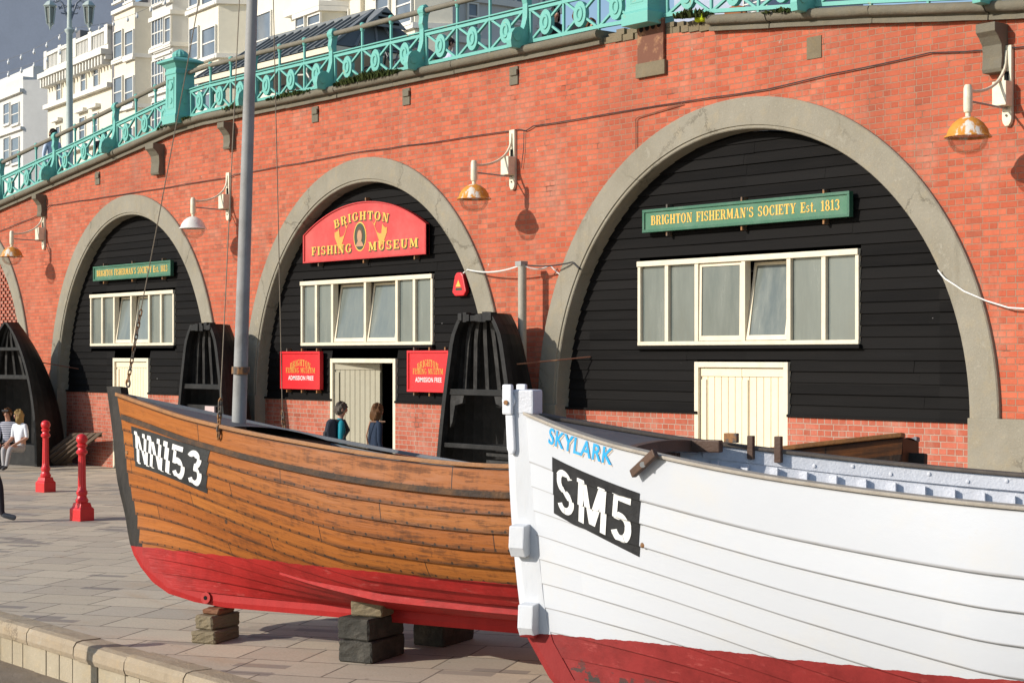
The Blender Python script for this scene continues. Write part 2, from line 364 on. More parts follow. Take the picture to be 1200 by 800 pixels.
# ------------------------------------------------------------------ setting
ZC = [(-60, 5.2), (-42, 5.74), (-39.2, 6.07), (-30.5, 7.07), (-29.5, 7.12), (-18.0, 7.11), (-16.6, 7.06), (-13.3, 6.70), (-11.1, 6.42), (-5, 6.0), (40, 5.6)]
def zc(s): return interp(ZC, s)
def sheet(name, x0, x1, y0, y1, z, mat, kind='structure'):
    b = MB().add([(x0, y0, z), (x1, y0, z), (x1, y1, z), (x0, y1, z)], [(0, 1, 2, 3)])
    return tag(b.build(name, mat, recalc=False), kind=kind)
KY = -10.5
sheet('ground', -900, 900, -900, 900, -.42, M['asphalt'])
sheet('lower_path', -120, 60, -60, KY + .12, -.36, M['asphalt'])
sheet('promenade_paving', -120, 60, KY + .1, 5, 0, M['paving'])
kb = MB(); kf = MB(); x = -90.0
while x < 30:
    L = .92 + random.uniform(-.05, .05); dz = random.uniform(-.007, .007)
    sec = [(KY - .02, -.14), (KY - .035, -.10), (KY - .03, -.035), (KY - .005, .002), (KY + .05, .014), (KY + .22, .012), (KY + .22, -.14)]
    kb.sweep([[(x + .008, yy, z + dz) for yy, z in sec], [(x + L - .008, yy, z + dz) for yy, z in sec]], closed=True); x += L
x = -90.0
while x < 30:
    L = random.choice((.22, .24, .25, .27)); d = random.uniform(0, .012)
    kf.box((x + .006, KY + .01 - d, -.40), (x + L - .006, KY + .3, -.145)); x += L
tag(kb.build('kerb', M['kerb'], bevel=0), kind='structure')
tag(kf.build('kerb_wall', M['kerbface']), kind='structure')
# upper promenade deck follows the ramp
xs = [-300, -60] + [-60 + .75*i for i in range(1, 75)] + [60]
tag(MB().add([(x, y, zc(x) - .16) for y in (.25, 7.5) for x in xs], [(i, i+1, len(xs)+i+1, len(xs)+i) for i in range(len(xs)-1)]).build('upper_promenade', M['promdeck'], recalc=False), kind='structure')
sheet('upper_road', -300, 60, 7.5, 120, 6.0, M['promdeck'])

# ------------------------------------------------------------------ the arcade (one building with its parts)
ARC = thing('arcade_building', 'red brick seafront arcade wall with grey concrete arches and black boarded fronts', 'building', (-24, 0, 0))
ARCHES = [(-41.25, 3.78, 4.16), (-32.66, 3.73, 4.12), (-24.12, 3.84, 4.14), (-15.44, 4.04, 4.16), (-6.9, 4.14, 4.20)]   # centre, half span, rise (outer)
SPR = 1.66; RING = .41; REC = .22
wl = MB(); zt = lambda s: zc(s) - .20
edges = []
for (c, a, b) in ARCHES: edges += [(c - a, c + a)]
def strip(mb, xs, lo, hi, y=0.0):
    n = len(xs); mb.add([(x, y, lo(x)) for x in xs] + [(x, y, hi(x)) for x in xs], [(i, i+1, n+i+1, n+i) for i in range(n-1)])
prev = -58.0
for (c, a, b) in ARCHES:
    e = c - a + .02; k = max(2, int((e - prev) / .5) + 1)
    strip(wl, [prev + (e - prev)*i/k for i in range(k+1)], lambda x: 0, zt)
    aa, bb = a - .02, b - .02
    ph = [PI - PI*i/64 for i in range(65)]
    P = [(c + aa*math.cos(q), SPR + bb*math.sin(q)) for q in ph]; n = len(P)
    wl.add([(x, 0, z) for x, z in P] + [(x, 0, zt(x)) for x, z in P], [(i, i+1, n+i+1, n+i) for i in range(n-1)])
    prev = c + aa
strip(wl, [prev, 4, 12, 20], lambda x: 0, zt)
wl.add([(-58, 0, 0), (-58, 9, 0), (-58, 9, zt(-58)), (-58, 0, zt(-58)), (20, 0, 0), (20, 9, 0), (20, 9, zt(20)), (20, 0, zt(20))], [(0, 1, 2, 3), (4, 5, 6, 7)])
wl.build('brick_wall', M['brick'], ARC, recalc=False)
YR = -.055
for (c, a, b) in ARCHES:
    rg = MB(); ph = [PI - PI*i/72 for i in range(73)]; secs = []
    ai, bi = a - RING, b - RING - .01
    ring = lambda q, da: (c + (a - da)*math.cos(q), SPR + (b - da*1.02)*math.sin(q))
    path = [(c - a, 0.0)] + [None]
    def sec(q, zoff=None):
        out = []
        for da, y in ((0, .05), (0, YR + .015), (.015, YR), (RING - .05, YR), (RING - .045, YR + .018), (RING - .012, YR + .018), (RING, YR + .03), (RING, REC + .05)):
            x, z = ring(q, da)
            if zoff is not None: z = zoff
            out.append((x, y, z))
        return out
    secs = [sec(PI, 0.0)] + [sec(q) for q in ph] + [sec(0, 0.0)]
    rg.sweep(secs); rg.build('arch_ring', M['concrete'], ARC, smooth=True)
    bk = MB(); P = [(c + ai*math.cos(q), SPR + bi*math.sin(q)) for q in ph]      # dark back of the vault
    bk.add([(x, 3.2, z) for x, z in P] + [(c + ai, 3.2, 0), (c - ai, 3.2, 0)], [tuple(range(len(P) + 2))])
    bk.sweep([[(x, y, z) for x, z in [(c - ai, 0)] + P + [(c + ai, 0)]] for y in (REC + .04, 3.2)])
    bk.build('vault_lining', M['dark'], ARC)
for (c, a, b), (c2, a2, b2) in zip(ARCHES, ARCHES[1:]):          # rendered pier bases between the arches
    MB().box((c + a - RING - .005, YR - .012, 0), (c2 - a2 + RING + .005, .3, SPR + .02)).build('pier_base', M['concrete'], ARC, bevel=.012)

def boards(c, a, b, holes):
    """overlapping weatherboards filling the arch, cut round window and door"""
    bd = MB(); ai, bi = a - RING - .0, b - RING - .01; y = REC; bw = .1454; z = 1.62; k = 0
    while z < SPR + bi:
        z1 = min(z + bw + .012, SPR + bi)
        zz = [z, min(z + bw*.5, z1), z1]
        half = lambda q: ai * math.sqrt(max(0, 1 - max(0, (q - SPR) / bi) ** 2)) + .02
        xs = [c - half(z), c + half(z)]; segs = [(xs[0], xs[1])]
        for (x0, x1, z0, zz1) in holes:
            if z < zz1 and z1 - .02 > z0:
                ns = []
                for (p, q) in segs:
                    if x1 <= p or x0 >= q: ns.append((p, q)); continue
                    if x0 > p: ns.append((p, x0))
                    if x1 < q: ns.append((x1, q))
                segs = ns
        for (p, q) in segs:
            cuts = [p]; t = p + random.uniform(1.5, 3.5)
            while t < q - .6: cuts.append(t); t += random.uniform(2.2, 3.6)
            cuts.append(q)
            for u, v in zip(cuts, cuts[1:]):
                w1 = random.uniform(-.004, .004); w2 = random.uniform(-.004, .004); o1 = random.uniform(-.004, .004)
                h1 = half(z1); u1 = max(u, c - h1); v1 = min(v, c + h1)
                lo, hi = y - .022 + o1, y + .003 + o1
                if v1 - u1 > .02:
                    bd.add([(u+.002, lo, z+w1), (v-.002, lo, z+w2), (v1-.002, hi, z1), (u1+.002, hi, z1), (u+.002, y+.02, z+w1), (v-.002, y+.02, z+w2)], [(0, 1, 2, 3), (0, 4, 5, 1)])
        z += bw; k += 1
    return bd
def window(x0, x1, z0, z1, lights, opens, yb):
    """timber casement row: lights = boundary x list, opens = indices of top-hung sashes pushed out"""
    fr = MB(); y = yb - .05; t = .055
    fr.box((x0, y - .02, z1 - .075), (x1, yb + .06, z1)); fr.box((x0, y - .004, z0), (x1, yb + .06, z0 + .055))
    fr.box((x0, y, z0 + .055), (x0 + t, yb + .06, z1 - .075)); fr.box((x1 - t, y, z0 + .055), (x1, yb + .06, z1 - .075))
    for q in lights[1:-1]: fr.box((q - t*.62, y - .004, z0 + .055), (q + t*.62, yb + .06, z1 - .075))
    root = fr.build('window', M['cream'], ARC, bevel=.006)
    MB().box((x0 - .03, y - .03, z0 - .05), (x1 + .03, yb + .02, z0 - .004)).build('shadow_strip', M['tar'], root)  # black strip under the frame, standing in for the shadow there
    for i, (a, b) in enumerate(zip(lights, lights[1:])):
        a += t*.62; b -= t*.62
        if i == 0: a = x0 + t
        if i == len(lights) - 2: b = x1 - t
        if i in opens:
            ang = opens[i]; H = z1 - .08 - (z0 + .06); dn = Vector((0, -math.sin(ang), -math.cos(ang))); no = Vector((0, -math.cos(ang), math.sin(ang)))
            top = Vector(((a+b)/2, y + .03, z0 + .06)) - dn*H                  # hinged at the foot, the top leans into the room
            sb = MB(); hw = (b - a)/2 - .006; f = .042
            ctr = top + dn*(H/2)
            for sgn in (-1, 1): sb.obox(ctr + Vector((sgn*(hw - f/2), 0, 0)), (f/2, 0, 0), dn*(H/2), no*.02)
            sb.obox(top + dn*(f/2), (hw - f, 0, 0), dn*(f/2), no*.02); sb.obox(top + dn*(H - f*.8), (hw - f, 0, 0), dn*(f*.8), no*.02)
            sa = sb.build('sash', M['cream'], root)
            MB().obox(ctr, (hw - f + .004, 0, 0), dn*(H/2 - f + .004), no*.004).build('pane', M['glass'], root)
        else:
            MB().box((a - .004, yb + .0, z0 + .05), (b + .004, yb + .008, z1 - .07)).build('pane', M['glass'], root)
    MB().box((x0 + .02, yb + .45, z0), (x1 - .02, yb + .46, z1)).build('blind', M['dark'], root)
    return root
def door(x0, x1, z1, yb, leafs, mat, ajar=0):
    fr = MB(); t = .075
    fr.box((x0, yb - .06, 0), (x0 + t, yb + .06, z1)); fr.box((x1 - t, yb - .06, 0), (x1, yb + .06, z1)); fr.box((x0 + t, yb - .06, z1 - t), (x1 - t, yb + .06, z1))
    root = fr.build('door', M['cream'], ARC, bevel=.006)
    x0 += t + .004; x1 -= t + .004; z1 -= t + .005
    w = (x1 - x0) / leafs
    for k in range(leafs):
        lf = MB(); L = (w - .008)*(.60 if ajar else 1); n = max(5, int(L / .11)); hinge = Vector((x0 + k*w + .004, yb, 0))
        ca, sa = math.cos(ajar), math.sin(ajar); U = Vector((ca, sa, 0)); Nn = Vector((-sa, ca, 0))
        for i in range(n):
            a, b = L*i/n, L*(i+1)/n - .012
            lf.obox(hinge + U*((a+b)/2) + Vector((0, 0, z1/2 + .01)) + Nn*.02, U*((b-a)/2), Nn*.018, (0, 0, z1/2 - .012))
        lf.obox(hinge + U*(L/2) + Vector((0, 0, z1/2 + .01)) + Nn*.03, U*(L/2), Nn*.018, (0, 0, z1/2 - .013))
        for zz in (z1 - .06, .1):
            lf.obox(hinge + U*(L/2) + Vector((0, 0, zz)) - Nn*.004, U*(L/2), Nn*.012, (0, 0, .055))
        for e in (.05, L - .05):
            lf.obox(hinge + U*e + Vector((0, 0, z1/2 + .01)) - Nn*.004, U*.05, Nn*.011, (0, 0, z1/2 - .17))
        lo = lf.build('door_leaf', mat, root)
        e = L - .06 if k == 0 else .06
        MB().tube([hinge + U*e - Nn*.01 + Vector((0, 0, 1.0)), hinge + U*e - Nn*.05 + Vector((0, 0, 1.0)), hinge + U*(e - .1) - Nn*.05 + Vector((0, 0, 1.0))], .011, 6).build('handle', M['iron'], root)
    return root
def X(px, y=REC): return wp(px, 400, y).x
def ZZ(px, py, y=REC): return wp(px, py, y).z
FR = [  # arch index, window px boundaries, opening lights, (top px, bottom px at x), door px, leafs
    (1, [108, 122, 136, 156, 177, 191, 206], {2: .15, 3: .15}, (157, 342.5, 405), (135, 176.5, 419.5), 1, 0),
    (2, [355, 373, 392, 430.5, 467.5, 488, 509.5], {2: .15, 3: .15}, (432, 325.5, 404.5), (390, 466.5, 420), 1, .21),
    (3, [750, 784, 819, 874, 927, 968, 1009], {2: .012, 3: .16}, (880, 299, 404), (817, 926.5, 424), 2, 0)]
for (ai_, lx, opens, (wx, t, bpx), (d0, d1, dt), lf, ajar) in FR:
    c, a, b = ARCHES[ai_]
    wx0, wx1 = X(lx[0]), X(lx[-1]); wz0, wz1 = ZZ(wx, bpx), ZZ(wx, t); dx0, dx1 = X(d0), X(d1); dz = ZZ((d0+d1)/2, dt)
    bd = boards(c, a, b, [(wx0, wx1, wz0, wz1), (dx0, dx1, -1, dz)])
    bd.build('weatherboard', M['tar'], ARC)
    window(wx0, wx1, wz0, wz1, [X(q) for q in lx], opens, REC)
    door(dx0, dx1, dz, REC, lf, M['creamdoor'] if not ajar else M['doorshade'], ajar)
    hi = a - RING + .01
    for (p, q) in ((c - hi, dx0), (dx1, c + hi)):
        MB().box((p, REC - .06, 0), (q, REC + .1, 1.605)).build('brick_plinth', M['plinth'], ARC)
        MB().box((p, REC - .085, 1.605), (q + (.06 if q == dx0 else 0), REC + .06, 1.64)).build('plinth_board', M['tar'], ARC)
# far left arch: honeycomb brick screen
c, a, b = ARCHES[0]; hb = MB(); z = 0.0; k = 0
while z < SPR + b - RING:
    x = c - a + RING + (.12 if k % 2 else 0)
    while x < c + a - RING:
        hw = (a - RING) * math.sqrt(max(0, 1 - max(0, (z + .04 - SPR) / (b - RING)) ** 2))
        if abs(x + .07 - c) < hw: hb.box((x, .1, z + .004), (x + .15, .2, z + .074))
        x += .24
    z += .0776; k += 1
hb.build('honeycomb_brickwork', M['plinth'], ARC)
c, a, b = ARCHES[4]; boards(c, a, b, []).build('weatherboard', M['tar'], ARC)
MB().box((c - a + RING, REC - .06, 0), (c + a - RING, REC + .1, 1.605)).build('brick_plinth', M['plinth'], ARC)
# coping in lengths, some broken away
gaps = [(wp(708, 40).x, wp(836, 28).x)]
def copsec(s):
    z = zc(s); out = []
    for i in range(9):
        q = R(-110 + 220*i/8); out.append((s, -.105 - .064*math.cos(q), z - .062 + .066*math.sin(q)))
    out = [(s, .32, z - .20), (s, -.05, z - .20), (s, -.05, z - .21), (s, -.085, z - .21), (s, -.085, z - .155), (s, -.06, z - .145)] + out[0:] + [(s, .32, z - .0)]
    return out
edg = [-58.0]; s = -58.0
while s < 6: s += 1.66; edg.append(s)
ban = [e for g in gaps for e in g]
edg = sorted([e for e in edg if not any(abs(e - g) < .5 for g in ban)] + ban)
for p, q in zip(edg, edg[1:]):
    if any(g0 - .01 <= p and q <= g1 + .01 for g0, g1 in gaps):
        rb = MB(); t = p                                       # exposed rubble where the roll has gone
        while t < q - .1:
            w = random.uniform(.1, .24); zt_ = zc(t) - random.uniform(.02, .07)
            rb.box((t, -.03 + random.uniform(-.02, .05), zc(t) - .205), (min(t + w - .012, q), .3, zc(t) - .115)); rb.box((t + .04, random.uniform(-.02, .06), zc(t) - .11), (min(t + w + .02, q), .3, zt_)); t += w
        rb.build('broken_coping', M['block'], ARC); continue
    n = max(3, int((q - p) / .3)); cp = MB(); dj = random.uniform(-.008, .008)
    secs = []
    for i in range(n + 1):
        s_ = p + .006 + (q - p - .012)*i/n
        secs.append([Vector((a_, b_ + dj + random.uniform(-.004, .004), c_ + dj*.6 + random.uniform(-.004, .004))) for a_, b_, c_ in copsec(s_)])
    cp.sweep(secs, closed=True); cp.build('coping', M['coping'], ARC, smooth=True)
def corbel(px, py, w=.22, h=.5, broken=False):
    p = wp(px, py); s0 = p.x; z = zc(s0) - .27
    b = MB()
    if broken: b.box((s0 - w/2, -.025, z - h), (s0 + w/2, .05, z)); b.box((s0 - w/3, -.05, z - h*.5), (s0 + w/2, .05, z - .05))
    else:
        prof = [(0, 0), (-.26, 0), (-.26, -.10), (-.20, -.15), (-.13, -.24), (-.12, -.38), (-.14, -h + .04), (-.12, -h), (0, -h)]
        b.prism(prof, (s0 - w/2, 0, z), (0, 1, 0), (0, 0, 1), (w, 0, 0))
    b.build('corbel', M['coping'], ARC, bevel=.008)
corbel(52, 230); corbel(188, 180, .34, .62); corbel(272, 150, .24, .5); corbel(1170, 35, .26, .55)
for q in (115, 370, 477, 603): corbel(q, 100, .20, .28, True)
MB().box((wp(946, 45).x, -.012, zc(-14.2) - .62), (wp(963, 45).x, .02, zc(-14.2) - .34)).build('mortar_patch', M['block'], ARC)
# moss and weeds on the coping
def weeds(name, px0, px1, n, label, hgt=.13):
    b = MB(); s0, s1 = wp(px0, 100).x, wp(px1, 100).x
    for i in range(n):
        s = random.uniform(s0, s1); y = random.uniform(-.22, .0); z = zc(s) - .02 - max(0, -y - .12)*.3
        h = hgt * random.uniform(.4, 1.3) * (1 - .5*abs((s - (s0+s1)/2) / ((s1-s0)/2)))
        a = random.uniform(0, 2*PI); d = Vector((math.cos(a), math.sin(a), 0)); w = Vector((-d.y, d.x, 0)) * random.uniform(.012, .03)
        base = Vector((s, y, z)); tip = base + d*h*random.uniform(.2, .8) + Vector((0, 0, h)); md = (base + tip)/2 + Vector((0, 0, h*.2))
        b.add([base - w*.4, base + w*.4, md + w, tip, md - w], [(0, 1, 2, 3, 4)])
    return tag(b.build(name, M['moss'], recalc=False), label, 'weeds')
weeds('weeds', 402, 475, 900, 'longest tuft of green weeds on the broken coping under the black bicycle')
weeds('weeds', 322, 372, 350, 'low weeds on the coping under the pale bicycle', .09)
weeds('weeds', 193, 232, 260, 'small mossy weeds at the foot of the square turquoise pier with ribbed cap', .08)
weeds('weeds', 800, 838, 200, 'weeds on broken coping right of the rusty steel plate', .12)
weeds('weeds', 905, 945, 120, 'thin weeds by the scroll foot of the railing near the top right', .06)
weeds('weeds', 272, 292, 140, 'little weed tuft on the coping just left of the tall mast', .10)

# ------------------------------------------------------------------ lettering
def font2d(text, bold=0.0, shear=0.0):
    cu = bpy.data.curves.new('t', 'FONT'); cu.body = text; cu.offset = bold; cu.shear = shear; cu.resolution_u = 4; cu.space_character = 1.08
    o = bpy.data.objects.new('t', cu); C.objects.link(o)
    me = bpy.data.meshes.new_from_object(o.evaluated_get(bpy.context.evaluated_depsgraph_get()))
    V = [(v.co.x, v.co.y) for v in me.vertices]; Fc = [tuple(p.vertices) for p in me.polygons]
    bpy.data.objects.remove(o); bpy.data.curves.remove(cu); bpy.data.meshes.remove(me)
    x0, x1 = min(v[0] for v in V), max(v[0] for v in V); y0, y1 = min(v[1] for v in V), max(v[1] for v in V)
    return [((x-x0)/(x1-x0), (y-y0)/(y1-y0)) for x, y in V], Fc
T_, t_, S_ = .20, .075, .085                                             # thick, thin, serif of the display letters
def rc(a, b, c, d): return [(a, b), (c, b), (c, d), (a, d)]
def arc(cx, cy, rx, ry, a0, a1, th=T_, tn=t_, n=14):
    out = []
    for i in range(n):
        q = []
        for a in (a0 + (a1-a0)*i/n, a0 + (a1-a0)*(i+1)/n):
            ca, sa = math.cos(R(a)), math.sin(R(a)); q.append(((cx+rx*ca, cy+ry*sa), (cx+(rx-th)*ca, cy+(ry-tn)*sa)))
        out.append([q[0][0], q[1][0], q[1][1], q[0][1]])
    return out
def dg(x0, y0, x1, y1, w): return [(x0, y0), (x0+w, y0), (x1+w, y1), (x1, y1)]
def stem(x, y0=0, y1=1, w=T_, ext=.07, top=True, bot=True):
    o = [rc(x, y0, x+w, y1)]
    if bot: o.append(rc(x-ext, y0, x+w+ext, y0+S_))
    if top: o.append(rc(x-ext, y1-S_, x+w+ext, y1))
    return o
GL = {
 'B': (.74, stem(.07) + [rc(.27, .925, .42, 1), rc(.27, .48, .44, .555), rc(.27, 0, .44, .075)] + arc(.42, .74, .24, .26, -90, 90) + arc(.44, .278, .28, .278, -90, 90)),
 'R': (.78, stem(.07) + [rc(.27, .925, .42, 1), rc(.27, .46, .42, .535)] + arc(.42, .73, .26, .27, -90, 90) + [dg(.52, .06, .36, .5, .19), rc(.5, 0, .78, .085)]),
 'I': (.34, stem(.07)), 'H': (.82, stem(.07) + stem(.55) + [rc(.27, .46, .55, .54)]),
 'G': (.76, arc(.38, .5, .38, .52, 52, 322) + [rc(.52, .1, .70, .44), rc(.44, .38, .76, .46), rc(.56, .70, .66, .98)]),
 'O': (.78, arc(.38, .5, .38, .52, 0, 360, n=28)), 'C': (.72, arc(.38, .5, .38, .52, 48, 312) + [rc(.57, .68, .67, .98), rc(.57, .05, .67, .24)]),
 'T': (.70, stem(.25, top=False) + [rc(0, .90, .70, 1), rc(0, .72, .075, .9), rc(.625, .72, .70, .9)]),
 'N': (.84, [rc(.10, 0, .18, 1), rc(0, 0, .28, S_), rc(0, 1-S_, .26, 1), rc(.64, 0, .72, 1), rc(.54, 1-S_, .82, 1), dg(.52, 0, .10, 1, .2)]),
 'F': (.66, stem(.07) + [rc(.27, .91, .64, 1), rc(.57, .72, .64, .91), rc(.27, .46, .46, .54), rc(.43, .36, .49, .64)]),
 'E': (.68, stem(.07) + [rc(.27, .91, .64, 1), rc(.57, .74, .64, .91), rc(.27, .46, .46, .54), rc(.43, .36, .49, .64), rc(.27, 0, .66, .09), rc(.59, .09, .66, .28)]),
 'S': (.64, arc(.31, .745, .29, .27, 20, 250, .17) + arc(.31, .265, .30, .28, -160, 70, .18) + [dg(.42, .40, .10, .62, .12), rc(.50, .72, .58, .98), rc(.02, .03, .10, .28)]),
 'M': (.98, [rc(.10, 0, .18, 1), rc(0, 0, .28, S_), rc(0, 1-S_, .26, 1), rc(.68, 0, .88, 1), rc(.62, 0, .96, S_), rc(.72, 1-S_, .96, 1), dg(.36, .12, .10, 1, .2), dg(.42, .12, .70, 1, .08)]),
 'A': (.78, [dg(.08, 0, .36, 1, .08), dg(.50, 0, .28, 1, .2), rc(.2, .26, .55, .33), rc(0, 0, .26, S_), rc(.42, 0, .78, S_)]),
 'U': (.80, [rc(.08, .3, .28, 1), rc(0, 1-S_, .36, 1), rc(.60, .3, .68, 1), rc(.50, 1-S_, .78, 1)] + arc(.38, .32, .30, .34, 180, 360)),
 'Y': (.78, [dg(.28, .45, .06, 1, .2), dg(.40, .45, .62, 1, .08), rc(.28, 0, .48, .47), rc(.2, 0, .56, S_), rc(0, 1-S_, .34, 1), rc(.52, 1-S_, .78, 1)]),
 'D': (.80, stem(.07) + [rc(.27, .925, .40, 1), rc(.27, 0, .40, .075)] + arc(.38, .5, .36, .5, -90, 90)),
 's': (.46, arc(.21, .50, .20, .18, 20, 250, .13) + arc(.21, .19, .21, .20, -160, 70, .13) + [dg(.28, .28, .06, .42, .1)]),
 't': (.40, [rc(.10, .06, .25, .9), rc(0, .58, .36, .66), rc(.12, 0, .36, .08)]), '.': (.26, [rc(.03, 0, .19, .17)]),
 "'": (.24, [[(.06, .98), (.2, .98), (.14, .64), (.1, .64)]]), ' ': (.42, []), '-': (.4, [rc(.04, .4, .34, .5)]),
 '1': (.46, [rc(.14, 0, .32, 1), rc(.02, 0, .44, S_), dg(.02, .78, .14, .98, .1)]),
 '8': (.62, arc(.30, .75, .25, .27, 0, 360, .15, n=22) + arc(.30, .26, .29, .28, 0, 360, .17, n=22)),
 '3': (.60, arc(.27, .75, .27, .27, -90, 165, .16) + arc(.27, .26, .30, .28, -165, 90, .17)),
}
def serif(text, track=.09):
    """list of quads in letter units, total width"""
    x = 0; out = []
    for ch in text:
        w, q = GL[ch]; out += [[(x + a, b) for a, b in p] for p in q]; x += w + track
    return out, x - track
def put_serif(mb, text, f, track=.09):
    q, w = serif(text, track)
    for i, p in enumerate(q): mb.add([f(a / w, b, (i % 5) * .0006) for a, b in p], [(0, 1, 2, 3)])

# ------------------------------------------------------------------ signs on the boarded fronts
YS = REC - .13
def signboard(name, label, x0, x1, z0, z1, bmat, fmat, group=None, parts=None):
    t = thing(name, label, 'sign', ((x0+x1)/2, YS, z0), 0, group)
    MB().box((x0, YS, z0), (x1, YS + .05, z1)).build('board', bmat, t, bevel=.004)
    fb = MB(); w = .035
    fb.box((x0 - .005, YS - .022, z1 - w), (x1 + .005, YS + .06, z1 + .005)); fb.box((x0 - .005, YS - .022, z0 - .005), (x1 + .005, YS + .06, z0 + w))
    fb.box((x0 - .005, YS - .02, z0 + w), (x0 + w, YS + .06, z1 - w)); fb.box((x1 - w, YS - .02, z0 + w), (x1 + .005, YS + .06, z1 - w))
    fb.build('frame', fmat, t, bevel=.004)
    for q in (.12, .5, .88):
        xx = lerp(x0, x1, q); MB().box((xx - .014, YS + .02, z0 - .07), (xx + .014, REC - .005, z0)).build('bracket', M['iron'], t); MB().box((xx - .014, YS + .02, z1), (xx + .014, REC - .005, z1 + .06)).build('bracket', M['iron'], t)
    return t
def green_sign(label, xl, xr, yt, yb_, xm):
    x0, x1 = wp(xl, 300, YS).x, wp(xr, 300, YS).x; z0, z1 = wp(xm, yb_, YS).z, wp(xm, yt, YS).z
    t = signboard('society_sign', label, x0, x1, z0, z1, M['green'], M['greenframe'], 'green society name boards')
    L = x1 - x0; H = z1 - z0; words = "BRIGHTON FISHERMAN'S SOCIETY Est. 1813".split(' '); tot = serif(' '.join(words))[1]; cur = 0.0
    for wd in words:
        ww = serif(wd)[1]; b = MB()
        put_serif(b, wd, lambda u, v, d: (x0 + L*(.042 + .915*(cur + ww*u)/tot), YS - .003 - d, z0 + H*(.30 + .42*v)))
        b.build('lettering', M['gold'], t, recalc=False); cur += ww + GL[' '][0] + .18
green_sign('green society name board above the window in the largest nearest arch on the right', 754, 996, 235.5, 263, 875)
green_sign('small green society name board crossed by a rope in the leftmost boarded arch', 110, 200.5, 309, 326, 155)
# arched museum sign
x0, x1 = wp(356, 300, YS).x, wp(500, 300, YS).x; z0 = wp(430, 303, YS).z; sh = .50; ap = .99; cxs = (x0+x1)/2; L = x1 - x0
ms = thing('museum_sign', 'round topped red museum sign with gold letters and oval portrait over the open doorway', 'sign', (cxs, YS, z0))
chord = L/2; sag = ap - sh; rad = (chord**2 + sag**2) / (2*sag); phm = math.asin(chord/rad)
top = [(cxs + rad*math.sin(phm*(1-2*i/28)), z0 + ap - rad + rad*math.cos(phm*(1-2*i/28))) for i in range(29)]
poly = [(x0, z0), (x1, z0)] + top
MB().prism(poly, (0, YS, 0), (1, 0, 0), (0, 0, 1), (0, .05, 0)).build('board', M['redsign'], ms)
fb = MB(); off = lambda p: (cxs + (p[0]-cxs)*.978, z0 + .025 + (p[1]-z0)*.955); pin = [off(p) for p in poly]; n = len(poly)
fb.add([(a, YS - .02, b) for a, b in poly] + [(a, YS - .02, b) for a, b in pin] + [(a, YS - .0, b) for a, b in pin] + [(a, YS + .055, b) for a, b in poly],
       [(i, (i+1) % n, n+(i+1) % n, n+i) for i in range(n)] + [(n+i, n+(i+1) % n, 2*n+(i+1) % n, 2*n+i) for i in range(n)] + [(i, (i+1) % n, 3*n+(i+1) % n, 3*n+i) for i in range(n)])
fb.build('frame', M['redframe'], ms)
def flat(u0, u1, v0, v1, dy=.004): return lambda u, v, d: (x0 + L*(u0+(u1-u0)*u), YS - dy - d, z0 + v0 + (v1-v0)*v)
def arcpos(a0, a1, r0, r1, dy=.004):
    return lambda u, v, d: (cxs + (r0+(r1-r0)*v)*math.sin(lerp(a0, a1, u)), YS - dy - d, z0 + ap - rad + (r0+(r1-r0)*v)*math.cos(lerp(a0, a1, u)))
k = math.asin
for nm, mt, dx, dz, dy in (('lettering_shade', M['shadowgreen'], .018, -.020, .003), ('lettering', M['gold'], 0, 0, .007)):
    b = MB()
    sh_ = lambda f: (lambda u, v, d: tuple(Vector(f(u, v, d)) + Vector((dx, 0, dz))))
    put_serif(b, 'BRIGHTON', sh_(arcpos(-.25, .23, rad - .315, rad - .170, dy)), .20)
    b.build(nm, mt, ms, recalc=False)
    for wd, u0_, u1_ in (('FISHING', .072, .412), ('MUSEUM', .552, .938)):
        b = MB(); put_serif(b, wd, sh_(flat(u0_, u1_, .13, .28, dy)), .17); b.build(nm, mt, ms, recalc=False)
def disc(mb, cx, cz, rx, rz, y, n=24): mb.add([(cx + rx*math.cos(2*PI*i/n), y, cz + rz*math.sin(2*PI*i/n)) for i in range(n)], [tuple(range(n))])
b = MB(); ox = x0 + L*.482; oz = z0 + .39
disc(b, ox, oz, .19, .255, YS - .004); b.build('medallion_rim', M['gold'], ms, recalc=False)
b = MB(); disc(b, ox, oz, .168, .232, YS - .008); b.build('medallion', M['shadowgreen'], ms, recalc=False)
M['face'] = paint('portrait_skin', (.46, .25, .14), .6); M['hairp'] = paint('portrait_hair', (.10, .05, .025), .6)
b = MB(); disc(b, ox, oz + .03, .095, .14, YS - .011); b.build('portrait_hair', M['hairp'], ms, recalc=False)
b = MB(); disc(b, ox, oz + .005, .07, .11, YS - .014); b.add([(ox - .13, YS - .012, oz - .17), (ox + .13, YS - .012, oz - .17), (ox + .06, YS - .012, oz - .08), (ox - .06, YS - .012, oz - .08)], [(0, 1, 2, 3)]); b.build('portrait_face', M['face'], ms, recalc=False)
